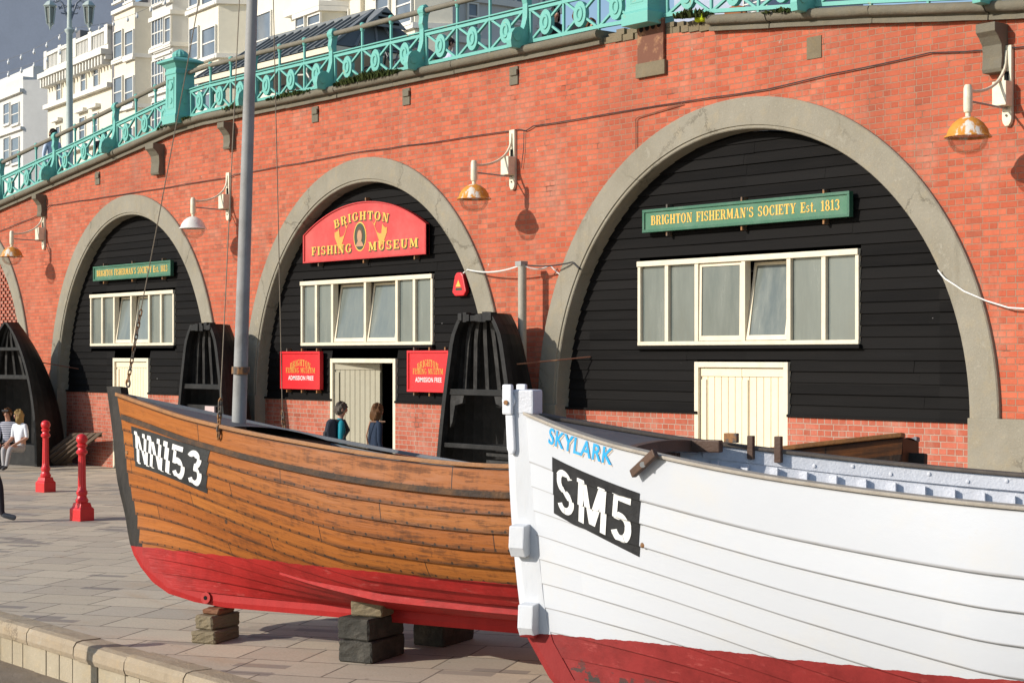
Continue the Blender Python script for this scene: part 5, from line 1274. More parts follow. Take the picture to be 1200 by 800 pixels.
# ------------------------------------------------------------------ bollards, boards, carton
def bollard(loc, label):
    t = thing('bollard', label, 'bollard', loc, R(12), 'red cast iron bollards'); x, y, z = 0, 0, 0
    b = MB()
    def sq(r, zz): return [(-r, -r, zz), (r, -r, zz), (r, r, zz), (-r, r, zz)]
    b.sweep([sq(.125, 0), sq(.125, .17), sq(.10, .20), sq(.088, .26)], closed=True); b.build('base', M['bollred'], t, local=True, bevel=.006)
    b = MB(); b.lathe([(0.068, .25), (0.091, .27), (0.095, .30), (0.076, .33), (0.065, .36), (0.080, .385), (0.082, .42), (0.065, .45), (0.059, .50), (0.052, .94), (0.056, .96), (0.080, .98), (0.082, 1.01), (0.061, 1.035), (0.053, 1.06), (0.076, 1.085), (0.076, 1.105), (0.053, 1.12)], (0, 0, 0), 28, (.50, .94)); b.build('shaft', M['bollred'], t, local=True, smooth=False)
    b = MB(); b.lathe([(0.046, 1.115), (0.065, 1.13), (0.082, 1.165), (0.082, 1.20), (0.065, 1.24), (0.030, 1.262), (0, 1.265)], (0, 0, 0), 24); b.build('knob', M['bollred'], t, local=True, smooth=True)
bollard(gp(53.5, 576), 'farther red bollard, in front of the leaning boards and black boat hut')
bollard(gp(96, 609.5), 'nearer red bollard, standing closer to the brown boat')
_t = gp(190, 754, 0); _b = _t + Vector((SUN.x, SUN.y, 0))/SUN.z*.9; _b.z = -.36
bollard(_b, 'red bollard beyond the left edge, only its shadow seen on the kerb')
hp = thing('wooden_hatch', 'weathered brown board platform leaning against the brick plinth behind the red bollards', 'wooden boards', gp(60, 545))
A0, A1, T0, T1 = gp(33, 545.5), gp(78, 545.5), wp(84, 508, -.28), wp(121, 507, -.22)
for i in range(5):
    q0, q1 = i/5 + .012, (i+1)/5 - .012
    a, b_, c, d = A0.lerp(A1, q0), A0.lerp(A1, q1), T0.lerp(T1, q1), T0.lerp(T1, q0); up = (A1-A0).cross(T0-A0).normalized(); up = up if up.z > 0 else -up
    k = random.uniform(-.03, .03); a = a + (a - d)*k
    bb = MB(); lo = Vector((0, 0, .012)); bb.add([p + lo for p in (a, b_, c, d)] + [p + lo + up*.045 for p in (a, b_, c, d)], [(0, 3, 2, 1), (4, 5, 6, 7), (0, 1, 5, 4), (1, 2, 6, 5), (2, 3, 7, 6), (3, 0, 4, 7)]); bb.build('board', M['oldwood'], hp, bevel=.004)
for q in (.12, .52, .93):
    a, b_ = A0.lerp(T0, q), A1.lerp(T1, q); bb = MB(); bb.bar(a + up*.075, b_ + up*.075, .09, .03, up); bb.build('batten', M['oldwood'], hp, bevel=.004)
cp = gp(107, 543); ct = MB(); ct.box((cp.x - .06, cp.y - .05, 0), (cp.x + .06, cp.y + .05, .16)); ct.box((cp.x - .05, cp.y - .04, .16), (cp.x + .05, cp.y + .04, .175)); ct.box((cp.x - .062, cp.y - .052, .05), (cp.x + .062, cp.y + .052, .11))
tag(ct.build('carton', paint('pink_white_carton', (.62, .5, .45), .5)), 'tiny pinkish carton on the paving by the leaning boards', 'carton')

# ------------------------------------------------------------------ people
M['skin'] = paint('skin', (.50, .27, .18), .55, (.45, .2, .13), .2, 8)
def cloth(name, c, r=.85): return paint(name, c, r, tuple(x*.6 for x in c), .5, 9, .15, .006)
HAIR = {'dark': cloth('dark_hair', (.022, .014, .01), .6), 'brown': cloth('brown_hair', (.12, .055, .022), .55), 'blond': cloth('blond_hair', (.33, .21, .08), .55), 'greybrown': cloth('grey_brown_hair', (.09, .075, .06), .6), 'black': cloth('black_hair', (.012, .01, .01), .5)}
def person(label, loc, face, top, bottom, hair, H=1.68, pose='stand', hairlong=.0, arms=None, shoes=None, headturn=0.0, tee=False):
    """face: world direction the body looks"""
    rz = math.atan2(face[1], face[0]) + PI/2; t = thing('person', label, 'person', loc, rz); k = H/1.70
    J = {}
    if pose == 'sit':
        hz = .50; J.update(pel=(0, 0, hz), spi=(0, .0, hz+.22), che=(0, -.02, hz+.40), nek=(0, -.03, hz+.55), hd0=(0, -.04, hz+.62), hd1=(0, -.055, hz+.70), crn=(0, -.05, hz+.79))
        sh = hz+.49
    else:
        J.update(pel=(0, 0, .95), spi=(0, -.005, 1.15), che=(0, .0, 1.32), nek=(0, .005, 1.47), hd0=(0, -.01, 1.53), hd1=(0, -.02, 1.61), crn=(0, -.01, 1.70)); sh = 1.41
    hx = J['hd1']; ca, sa = math.cos(headturn), math.sin(headturn)
    J['nos'] = (sa*.115, hx[1] - ca*.105, hx[2] - .005)
    E = [('pel', 'spi'), ('spi', 'che'), ('che', 'nek'), ('nek', 'hd0'), ('hd0', 'hd1'), ('hd1', 'crn'), ('hd1', 'nos')]
    RD = dict(pel=(.145, .115), spi=(.125, .10), che=(.15, .11), nek=(.052, .055), hd0=(.065, .07), hd1=(.078, .095), crn=(.055, .065), nos=(.018, .018))
    for sd_, s in (('l', 1), ('r', -1)):
        A_ = (arms or {}).get(sd_)
        J['sh'+sd_] = (s*.165, .0 + J['che'][1], sh); RD['sh'+sd_] = (.062, .062)
        el, wr = A_ if A_ else ((s*.225, .03, sh-.29), (s*.215, -.05, sh-.54))
        if pose == 'sit' and not A_: el, wr = (s*.22, -.02, sh-.28), (s*.13, -.26, sh-.40)
        d = (Vector(wr) - Vector(el)).normalized(); hn = Vector(wr) + d*.075; fg = Vector(wr) + d*.155
        J['el'+sd_] = el; J['wr'+sd_] = wr; J['hn'+sd_] = tuple(hn); J['fg'+sd_] = tuple(fg); J['th'+sd_] = tuple(hn + Vector((-s*.045, -.025, -.02)))
        RD.update({'el'+sd_: (.044, .044), 'wr'+sd_: (.031, .031), 'hn'+sd_: (.036, .022), 'fg'+sd_: (.018, .012), 'th'+sd_: (.012, .012)})
        E += [('che', 'sh'+sd_), ('sh'+sd_, 'el'+sd_), ('el'+sd_, 'wr'+sd_), ('wr'+sd_, 'hn'+sd_), ('hn'+sd_, 'fg'+sd_), ('hn'+sd_, 'th'+sd_)]
        if pose == 'sit': kn, an, to = (s*.10, -.42, J['pel'][2]+.0), (s*.07, -.46 - .03*s, .09), (s*.08, -.64, .045)
        elif pose == 'walk': kn, an, to = (s*.09, -.06 + s*-.12, .52), (s*.08, .04 - s*.26, .10 if s > 0 else .14), (s*.09, -.15 - s*.27, .045)
        else: kn, an, to = (s*.095, -.02, .50), (s*.09, .02, .09), (s*.12, -.15, .04)
        J['hp'+sd_] = (s*.085, -.01 if pose != 'sit' else -.05, J['pel'][2]-.04); J['kn'+sd_] = kn; J['an'+sd_] = an; J['to'+sd_] = to
        RD.update({'hp'+sd_: (.10, .10), 'kn'+sd_: (.064, .064), 'an'+sd_: (.043, .043), 'to'+sd_: (.045, .032)})
        E += [('pel', 'hp'+sd_), ('hp'+sd_, 'kn'+sd_), ('kn'+sd_, 'an'+sd_), ('an'+sd_, 'to'+sd_)]
    names = list(J); me = bpy.data.meshes.new('person_body')
    me.from_pydata([Vector(J[n]) * k for n in names], [(names.index(a), names.index(b)) for a, b in E], [])
    o = bpy.data.objects.new('body', me); C.objects.link(o); sk = o.modifiers.new('skin', 'SKIN'); sk.use_smooth_shade = True; sk.branch_smoothing = .4
    for i, n in enumerate(names):
        v = me.skin_vertices[0].data[i]; v.radius = (RD[n][0]*k, RD[n][1]*k); v.use_root = (n == 'pel')
    ss = o.modifiers.new('sub', 'SUBSURF'); ss.levels = 2; ss.render_levels = 2
    m2 = bpy.data.meshes.new_from_object(o.evaluated_get(bpy.context.evaluated_depsgraph_get())); bpy.data.objects.remove(o)
    o = bpy.data.objects.new('body', m2); C.objects.link(o); o.parent = t; MW[o] = MW[t]
    m2.materials.clear(); ML = [top, bottom, M['skin'], shoes or M['cable']]
    for m_ in ML: m2.materials.append(m_)
    grp = []
    for a, b in E:
        g = 0
        if b in ('hd0', 'hd1', 'crn', 'nos') : g = 2
        if a[:2] in ('wr', 'hn') or (tee and a[:2] == 'el'): g = 2
        if a == 'pel' and b[:2] == 'hp' or a[:2] in ('hp', 'kn'): g = 1
        if a[:2] == 'an': g = 3
        grp.append((Vector(J[a])*k, Vector(J[b])*k, g))
    for p in m2.polygons:
        c = p.center; best = 9; gi = 0
        for a, b, g in grp:
            ab = b - a; q = max(0, min(1, (c-a).dot(ab)/max(ab.length_squared, 1e-9))); dd = (a + ab*q - c).length
            if dd < best: best, gi = dd, g
        p.material_index = gi; p.use_smooth = True
    # hair: a shell over the skull, longer at the back where the photo shows it
    hb = MB(); c = Vector((hx[0], hx[1] + .012, hx[2] + .028))*k; n = 18; rows = 9; vs = []
    for i in range(rows+1):
        a = PI*.74*i/rows
        for j in range(n):
            an = 2*PI*j/n + headturn; front = max(0, -math.sin(an - headturn + 0)); cut = 1 - .42*front**.6*(a/(PI*.74))
            aa = a*cut; rr = .098 + .012*math.sin(5*an + i) ; z = rr*1.12*math.cos(aa)
            if hairlong and front < .5: z -= hairlong*(a/(PI*.74))**1.6
            vs.append((c.x + rr*.92*math.sin(max(aa, .0))*math.cos(an), c.y + rr*1.1*math.sin(aa)*math.sin(an), c.z + z))
    rj = random.Random(len(label)*7 + 3); vs = [(x + rj.uniform(-.007, .007), y + rj.uniform(-.007, .007), z + rj.uniform(-.009, .006)) for x, y, z in vs]
    hb.add([(p[0], p[1], p[2]) for p in vs], [(i*n+j, i*n+(j+1) % n, (i+1)*n+(j+1) % n, (i+1)*n+j) for i in range(rows) for j in range(n)])
    hb.build('hair', hair, t, local=True, smooth=True)
    for s in (-1, 1):                                                            # eyes and ears
        e = Vector((hx[0] + s*.034*ca + sa*.088, hx[1] - ca*.088 + s*.034*sa, hx[2] + .028))*k; b = MB(); b.ell(e, .012, .008, .008, 8, 5); b.build('eye', M['cable'], t, local=True)
        b = MB(); b.ell(Vector((hx[0] + s*.083*ca, hx[1] + .005 + s*.083*sa, hx[2] + .005))*k, .012, .022, .034, 8, 6); b.build('ear', M['skin'], t, local=True, smooth=True)
    b = MB(); b.ell(Vector((hx[0] + sa*.088, hx[1] - ca*.086, hx[2] - .047))*k, .024, .008, .008, 8, 5); b.build('mouth', cloth('lips', (.35, .12, .10)), t, local=True)
    return t
inw = (-.15, 1, 0); lf = -RT
def at(px, ytop, H, z0=0.0):
    """ground point whose standing figure of height H has its head top at (px, ytop)"""
    d = F*(z0 + H - CAMZ)/(HY - ytop); p = dp(px, ytop, d); p.z = z0; return p
tl = person('person in teal jacket with dark backpack walking to the open museum door', at(399, 474, 1.62), (.45, .9, 0), cloth('teal_jacket', (.012, .22, .28), .6), cloth('dark_trousers', (.03, .03, .035)), HAIR['greybrown'], 1.62, 'walk', .02)
def backpack(t, k=1.0):
    b = MB(); prof = [(.085, 1.0), (.20, 1.02), (.245, 1.1), (.25, 1.28), (.22, 1.42), (.15, 1.47), (.085, 1.44)]
    b.prism([(y, z) for y, z in prof], (-.15*k, 0, 0), (0, k, 0), (0, 0, k), (.30*k, 0, 0)); o = b.build('backpack', cloth('navy_backpack', (.022, .026, .038), .7), t, local=True, bevel=.03)
    b = MB(); b.prism([(.24, 1.05), (.285, 1.08), (.285, 1.24), (.24, 1.27)], (-.1*k, 0, 0), (0, k, 0), (0, 0, k), (.20*k, 0, 0)); b.build('pocket', cloth('backpack_pocket', (.035, .038, .045), .7), o, local=False) if False else b.build('backpack_pocket', cloth('backpack_pocket', (.035, .038, .045), .7), t, local=True, bevel=.02)
    for s in (-1, 1):
        b = MB(); b.tube([(s*.11*k, .10*k, 1.08*k), (s*.135*k, -.02*k, 1.12*k), (s*.13*k, -.125*k, 1.28*k), (s*.12*k, -.05*k, 1.44*k), (s*.11*k, .09*k, 1.43*k)], .022, 8); b.build('strap', M['cable'], t, local=True, smooth=True)
backpack(tl, .953)
nv = person('person in navy coat with brown hair and shoulder bag at the museum door', at(441, 476, 1.60), (.25, .95, 0), cloth('navy_coat', (.022, .034, .06), .8), cloth('navy_trousers', (.03, .035, .045)), HAIR['brown'], 1.60, 'stand', .11)
b = MB(); b.tube([(-.13, -.10, 1.36), (-.05, .125, 1.36), (.08, .135, 1.14), (.20, .06, .92)], .014, 6); b.build('bag_strap', cloth('tan_strap', (.45, .26, .17)), nv, local=True)
b = MB(); b.box((.19, -.08, .68), (.27, .16, .92)); b.build('bag', cloth('brown_bag', (.12, .06, .035)), nv, local=True, bevel=.03)
pa = wp(10, 500, -1.55); pa.z = 0; pb = wp(24, 500, -1.70); pb.z = 0
st_ = cloth('striped_shirt', (.24, .25, .30)); sn = N('striped_knit', .85, .15); zz = sn.sep(sn.obj()); sn.col(sn.mix(sn.math('GREATER_THAN', sn.math('FRACT', sn.math('MULTIPLY', zz[2], 26.0)), .5), (.5, .5, .55), (.07, .075, .11)))
sm = person('seated person in striped top and dark trousers with sunglasses, in the leftmost hut', pa, (.62, -.75, 0), sn.mat, cloth('black_trousers', (.012, .012, .014)), HAIR['brown'], 1.62, 'sit')
b = MB(); b.box((-.075, -.165, 1.205), (.075, -.125, 1.245)); b.build('sunglasses', M['cable'], sm, local=True, bevel=.008)
person('seated person in white tee with blond hair turned away, in the leftmost hut', pb, (.35, -.9, 0), cloth('white_tee', (.72, .74, .78)), cloth('floral_trousers', (.38, .36, .36)), HAIR['blond'], 1.62, 'sit', .14, headturn=-1.1, tee=True)
def up(px, ytop, H):
    """spot on the promenade deck where a figure of height H shows its head top at (px, ytop)"""
    best = None
    for i in range(60):
        p = wp(px, ytop, .9 + .1*i); e = abs(p.z - H - (zc(p.x) - .16))
        if best is None or e < best[0]: best = (e, Vector((p.x, p.y, zc(p.x) - .16)))
    return best[1]
person('person in light blue shirt walking on the upper promenade behind the left railing', up(62, 149, 1.76), (.95, .1, 0), cloth('light_blue_shirt', (.58, .66, .80)), cloth('blue_jeans', (.10, .14, .22)), HAIR['dark'], 1.76, 'walk', 0)
person('dark haired person half hidden behind the turquoise railing left of the ribbed-top pier', up(121, 154, 1.66), (.8, -.4, 0), cloth('black_jacket', (.02, .02, .024)), cloth('dark_jeans', (.03, .035, .05)), HAIR['black'], 1.66, 'stand', .04)
person('person in pale lavender shirt seen from behind through the middle railing', up(526, 47, 1.68), (.3, 1, 0), cloth('lavender_shirt', (.50, .50, .66)), cloth('grey_trousers', (.1, .1, .11)), HAIR['dark'], 1.68, 'stand')
person('dark haired person in black top behind the railing left of the blue sky gap', up(650, 12, 1.66), (.9, -.2, 0), cloth('black_top', (.018, .018, .02)), cloth('charcoal_trousers', (.04, .04, .045)), HAIR['black'], 1.66, 'stand', .10)
person('brown haired person in dark top behind the railing against the blue sky gap', up(677, 13, 1.60), (-.5, .8, 0), cloth('dark_grey_top', (.03, .03, .034)), cloth('brown_trousers', (.06, .05, .04)), HAIR['brown'], 1.60, 'stand', .05)
person('short brown haired person lowest behind the railing near the rusty plate', up(693, 25, 1.36), (.8, -.5, 0), cloth('maroon_top', (.09, .03, .03)), cloth('short_trousers', (.05, .05, .06)), HAIR['brown'], 1.36, 'stand', .03)
person('person in orange top behind the railing right of the rusty plate', up(862, -8, 1.66), (.2, -.9, 0), cloth('orange_top', (.30, .12, .05)), cloth('olive_trousers', (.07, .07, .05)), HAIR['brown'], 1.66, 'stand', .03)
pw = gp(-17, 612); person('person at the left edge of whom only one grey shoe shows on the paving', pw, tuple(RT*.95 + FW*.2), cloth('grey_coat', (.12, .12, .13)), cloth('dark_slacks', (.035, .03, .035)), HAIR['brown'], 1.72, 'walk', 0, shoes=cloth('grey_shoe', (.16, .17, .18)))

# ------------------------------------------------------------------ bicycles behind the railing
def bicycle(label, px, frame_mat, flip=1, y=1.1, rz=0.0):
    p = wp(px, 60, y); z = zc(p.x) - .16; t = thing('bicycle', label, 'bicycle', (p.x, y, z), rz, 'bicycles behind the turquoise railing')
    def V3(x, zz, yy=0): return (flip*x, yy, zz)
    for x in (-.52, .52):
        b = MB(); n = 28; b.tube([V3(x + .325*math.cos(2*PI*i/n), .34 + .325*math.sin(2*PI*i/n)) for i in range(n+1)], .018, 6, False); w = b.build('wheel', M['cable'], t, local=True, smooth=True)
        b = MB()
        for i in range(14): a = 2*PI*i/14; b.tube([V3(x, .34), V3(x + .31*math.cos(a), .34 + .31*math.sin(a))], .0022, 3, False)
        b.tube([V3(x, .34, -.04), V3(x, .34, .04)], .022, 8); o = b.build('spokes', M['grey'], w, local=True) if False else b.build('spokes', M['grey'], t, local=True)
    b = MB()
    for a, c in ((( -.52, .34), (-.16, .84)), ((-.52, .34), (-.02, .30)), ((-.02, .30), (-.18, .92)), ((-.02, .30), (.36, .78)), ((-.14, .80), (.34, .84)), ((.33, .92), (.40, .66)), ((.40, .66), (.52, .34))): b.tube([V3(*a), V3(*c)], .019, 8)
    b.build('frame', frame_mat, t, local=True, smooth=True)
    b = MB(); b.tube([V3(.33, .92), V3(.30, 1.02)], .014, 8); b.tube([V3(.30, 1.02, -.28), V3(.36, 1.04, -.12), V3(.36, 1.04, .12), V3(.30, 1.02, .28)], .013, 8); b.tube([V3(.40, 1.03, -.2), V3(.30, .98, -.27)], .008, 6); b.build('handlebar', M['cable'], t, local=True, smooth=True)
    b = MB(); b.prism([(-.14, -.08), (-.14, .08), (.0, .05), (.13, .018), (.13, -.018), (.0, -.05)], V3(-.19, .95), (flip, 0, 0), (0, 1, 0), (0, 0, .05)); b.build('saddle', M['cable'], t, local=True, bevel=.015)
    b = MB(); b.tube([V3(-.02, .30, -.05), V3(-.02, .30, .05)], .09, 14); b.tube([V3(-.02, .30, -.1), V3(.08, .18, -.1)], .012, 6); b.build('crank', M['iron'], t, local=True)
    return t
bicycle('pale cream bicycle leaning behind the railing under the seaside shelter', 353, paint('cream_bike', (.62, .58, .48), .35), -1, 1.0, R(6))
bicycle('black bicycle behind the railing right of the seaside shelter, handlebar above the rail', 447, paint('black_bike', (.02, .02, .025), .3), -1, .9, R(-5))
bicycle('dark bicycle with raised handlebar and purple wheel guard left of the middle scroll post', 480, paint('dark_blue_bike', (.03, .04, .08), .3), -1, 1.6, R(8))
q = wp(473, 84, 1.5); MB_ = MB(); MB_.ell((q.x, q.y, zc(q.x) + .10), .28, .14, .24, 14, 9); tag(MB_.build('pannier_bag', cloth('purple_bag', (.07, .02, .16), .6), smooth=True), 'purple bag low behind the railing beside the dark bicycle', 'bag')
# fluorescent ball on the broken coping
q = wp(824, 18.5, -.06); b = MB(); b.ell((q.x, q.y, zc(q.x) - .02), .085, .06, .06, 16, 10); b.ell((q.x - .09, q.y, zc(q.x) - .025), .06, .05, .05, 12, 8)
tag(b.build('tennis_balls', cloth('fluorescent_felt', (.50, .62, .02), .8), smooth=True), 'fluorescent yellow green litter on the broken coping right of the rusty plate', 'litter')

# ------------------------------------------------------------------ seaside shelter with lead roof
M['lead'] = paint('lead_roof', (.125, .135, .13), .45, (.16, .165, .16), .5, 4, .4, .003); M['leadlight'] = paint('lead_roll', (.20, .21, .21), .45, (.1, .1, .1), .5, 5)
sx0, sx1 = wp(222, 60, 4.0).x, wp(389, 52, 4.0).x; ez, rz_, yf, yr, yb2 = 9.19, 10.18, 4.0, 5.5, 7.0
sh = thing('seaside_shelter', 'promenade shelter with striped grey lead hipped roof and turquoise posts', 'shelter', ((sx0+sx1)/2, yr, zc(sx0) - .16))
rx0, rx1 = sx0 + 1.3, sx1 + .35
ra_, rb_, rc_, rd_ = (sx0, yf, ez), (sx1, yf, ez), (sx1 + .1, yb2, ez), (sx0, yb2, ez); r0_, r1_ = (rx0, yr, rz_), (rx1 - .9, yr, rz_); gp_ = (rx1 - .45, yr, rz_ - .02)
b = MB(); b.add([ra_, rb_, rc_, rd_, r0_, r1_], [(0, 1, 5, 4), (1, 2, 5), (2, 3, 4, 5), (3, 0, 4)]); rf = b.build('roof', M['lead'], sh)
b = MB(); n = int((sx1 - sx0)/.33)
for i in range(1, n):
    x = sx0 + (sx1 - sx0)*i/n; xt = x
    tz = min(1, (x - sx0)/(rx0 - sx0), max(0.02, (sx1 - x)/(sx1 - (rx1 - .9)))) if x < rx0 or x > rx1 - .9 else 1
    b.bar((x, yf, ez + .02), (x, lerp(yf, yr, tz), lerp(ez, rz_, tz) + .02), .05, .045)
for i in range(1, 5):
    q = i/5; b.bar(Vector(rb_).lerp(Vector(rc_), q) + Vector((0, 0, .02)), Vector(rb_).lerp(Vector(rc_), q).lerp(Vector(r1_), 1 - abs(2*q-1)) + Vector((0, 0, .02)), .05, .045)
b.bar(Vector(rb_) + Vector((0, 0, .03)), Vector(r1_) + Vector((0, 0, .03)), .1, .06); b.bar(r0_, r1_, .12, .09); b.build('roof_roll', M['leadlight'], sh)
g0 = Vector(r1_); b = MB(); b.prism([(-.55, -.45), (.55, -.45), (0, .0)], (g0.x + .45, yr, rz_ + .02), (0, 1, 0), (0, 0, 1), (.06, 0, 0)); b.add([(g0.x - .1, yr, rz_ + .03), (g0.x + .50, yr - .6, rz_ - .46), (g0.x + .50, yr, rz_ + .03), (g0.x + .5, yr + .6, rz_ - .46)], [(0, 1, 2), (0, 2, 3)]); b.build('gablet', M['leadlight'], sh)
b = MB()
for i in range(3): b.box((g0.x + .512, yr - .33 + .1*i, rz_ - .36 + .1*i), (g0.x + .53, yr + .33 - .1*i, rz_ - .31 + .1*i))
b.build('louvre', M['dark'], sh)
b = MB(); b.box((sx0 + .02, yf + .03, ez - .14), (sx1 - .02, yf + .09, ez - .015)); b.box((sx1 - .06, yf + .09, ez - .14), (sx1, yb2, ez - .015)); b.build('fascia', M['cream'], sh)
b = MB(); b.box((sx0 + .1, yf + .1, ez - .12), (sx1 - .1, yb2 - .1, ez - .09)); b.build('soffit', M['cream'], sh)
for x in (sx0 + .5, sx0 + 2.6, sx0 + 4.7, sx1 - .5):
    z = zc(x) - .16; MB().lathe([(.10, z), (.10, z + .3), (.06, z + .35), (.05, ez - .4), (.09, ez - .34), (.06, ez - .28), (.11, ez - .12)], (x, yf + .35, 0), 12).build('column', M['turq'], sh, smooth=True)
MB().box((sx0 + .4, yr - .05, zc(sx0) - .16), (sx1 - .4, yr + .05, zc(sx1) + 1.0)).build('back_screen', M['dark'], sh)
b = MB(); b.box((sx0 + .6, yr - .6, zc(sx1) + .22), (sx1 - .6, yr - .1, zc(sx1) + .29)); b.build('bench_seat', M['oldwood'], sh)

# ------------------------------------------------------------------ Victorian lamp post and strings of bulbs
M['pale'] = paint('pale_green_cast_iron', (.46, .53, .50), .45, (.2, .22, .2), .4, 6); DL = 60.0
pl = dp(81.5, 100, DL); lpz = 5.95; ztop_ = dp(81.5, -40, DL).z
lp = thing('lamp_post', 'tall pale Victorian lamp post with twin hanging lanterns above the left ramp', 'lamp post', (pl.x, pl.y, lpz))
MB().lathe([(.30, lpz), (.30, lpz + .5), (.2, lpz + .7), (.17, lpz + 2.4), (.21, lpz + 2.5), (.13, lpz + 2.7), (.105, dp(81, 40, DL).z), (.17, dp(81, 37, DL).z), (.17, dp(81, 35, DL).z), (.09, dp(81, 33, DL).z), (.08, dp(81, 10, DL).z), (.06, ztop_)], (pl.x, pl.y, 0), 16).build('column', M['pale'], lp, smooth=True)
zar = dp(81, 4, DL).z
for s in (-1, 1):
    b = MB(); c0 = Vector((pl.x, pl.y, zar)); U = RT*s
    b.tube([c0 + U*.05 + Vector((0, 0, -.6)), c0 + U*.25 + Vector((0, 0, .0)), c0 + U*.5 + Vector((0, 0, .22)), c0 + U*.68 + Vector((0, 0, .14))], .035, 8)
    for r_, cx2, cz2 in ((.22, .25, .05), (.15, .2, -.22), (.12, .48, .16), (.20, .18, .35)): b.tube([c0 + U*(cx2 + r_*math.cos(2*PI*i/14)) + Vector((0, 0, cz2 + r_*math.sin(2*PI*i/14))) for i in range(13)], .028, 6)
    b.build('scroll_arm', paint('blue_grey_iron', (.16, .19, .24), .5), lp)
    lc = c0 + U*.68; ltn = MB(); k = [(.02, .10), (.12, .05), (.26, -.10), (.20, -.16), (.13, -.72), (.10, -.76), (.05, -.84), (.015, -.95)]
    ltn.sweep([[lc + Vector((r_*math.cos(PI/6 + i*PI/3), r_*math.sin(PI/6 + i*PI/3), z)) for i in range(6)] for r_, z in ((.16, -.18), (.12, -.70))], closed=True)
    lan = MB()
    for i in range(6):
        a = PI/6 + i*PI/3; e0 = lc + Vector((.2*math.cos(a), .2*math.sin(a), -.15)); e1 = lc + Vector((.13*math.cos(a), .13*math.sin(a), -.73)); lan.tube([e0, e1], .02, 5)
    lan.sweep([[lc + Vector((r_*math.cos(PI/6 + i*PI/3), r_*math.sin(PI/6 + i*PI/3), z)) for i in range(6)] for r_, z in k[:4]], closed=True)
    lan.sweep([[lc + Vector((r_*math.cos(PI/6 + i*PI/3), r_*math.sin(PI/6 + i*PI/3), z)) for i in range(6)] for r_, z in k[4:]], closed=True)
    lo = lan.build('lantern', M['pale'], lp); ltn.build('lantern_glass', M['glass'], lo)
def bulbs(label, a, b_, d, sg, n):
    P = sag(dp(*a, d), dp(*b_, d), sg, 24); t = thing('light_string', label, 'light string', P[0], 0, 'strings of festoon bulbs')
    MB().tube(P, .007, 4).build('cable', M['grey'], t)
    for i in range(n):
        q = P[int((i+.5)/n*24)]; b = MB(); b.ell(q - Vector((0, 0, .12)), .055, .055, .075, 8, 6); b.tube([q, q - Vector((0, 0, .07))], .025, 6); b.build('bulb', M['white'], t)
bulbs('upper string of bulbs against the shaded grey tower block', (-40, 78), (80, 34), DL, .3, 8)
bulbs('lower string of bulbs against the shaded grey tower block', (-40, 90), (80, 52), DL, .3, 8)
bulbs('string of bulbs crossing the white house fronts right of the lamp post', (84, 33), (215, -14), DL, .3, 9)

# ------------------------------------------------------------------ the terrace of houses behind
FO = dp(300, 100, 92.0); fa = TH - R(56); FU = Vector((math.cos(fa), math.sin(fa), 0)); FN = Vector((-math.sin(fa), math.cos(fa), 0))
def fpt(px, py, n=0.0):
    r = ray(px, py); return CAM + r * (((FO + FN*n - CAM).dot(FN)) / r.dot(FN))
def fu(px, n=0.0): return (fpt(px, 100, n) - FO).dot(FU)
def P3(u, n, z): p = FO + FU*u + FN*n; return Vector((p.x, p.y, z))
def fbox(mb, u0, u1, n0, n1, z0, z1): mb.obox(P3((u0+u1)/2, (n0+n1)/2, (z0+z1)/2), FU*(u1-u0)/2, FN*(n1-n0)/2, (0, 0, (z1-z0)/2))
stucco = lambda nm, c: paint(nm, c, .8, tuple(x*.72 for x in c), .35, .35, .2, .01)
M['creamst'] = stucco('cream_stucco', (.74, .68, .55)); M['whitest'] = stucco('white_stucco', (.62, .61, .58)); M['warmst'] = stucco('warm_cream_stucco', (.76, .71, .58)); M['greyst'] = stucco('grey_render', (.40, .44, .53)); M['slate'] = stucco('slate_hung_wall', (.19, .18, .18)); M['trimw'] = stucco('white_trim', (.75, .72, .65))
ZB = 5.0
def house(label, px0, px1, ytop, mat, deep=6, n0=0.0):
    u0, u1 = fu(px0, n0), fu(px1, n0); zt_ = fpt((px0+px1)/2, ytop, n0).z
    t = thing('terraced_house', label, 'house', P3((u0+u1)/2, n0, ZB), 0)
    b = MB(); fbox(b, u0, u1, n0, n0 + deep, ZB, zt_); b.build('wall', mat, t)
    return t, u0, u1, zt_
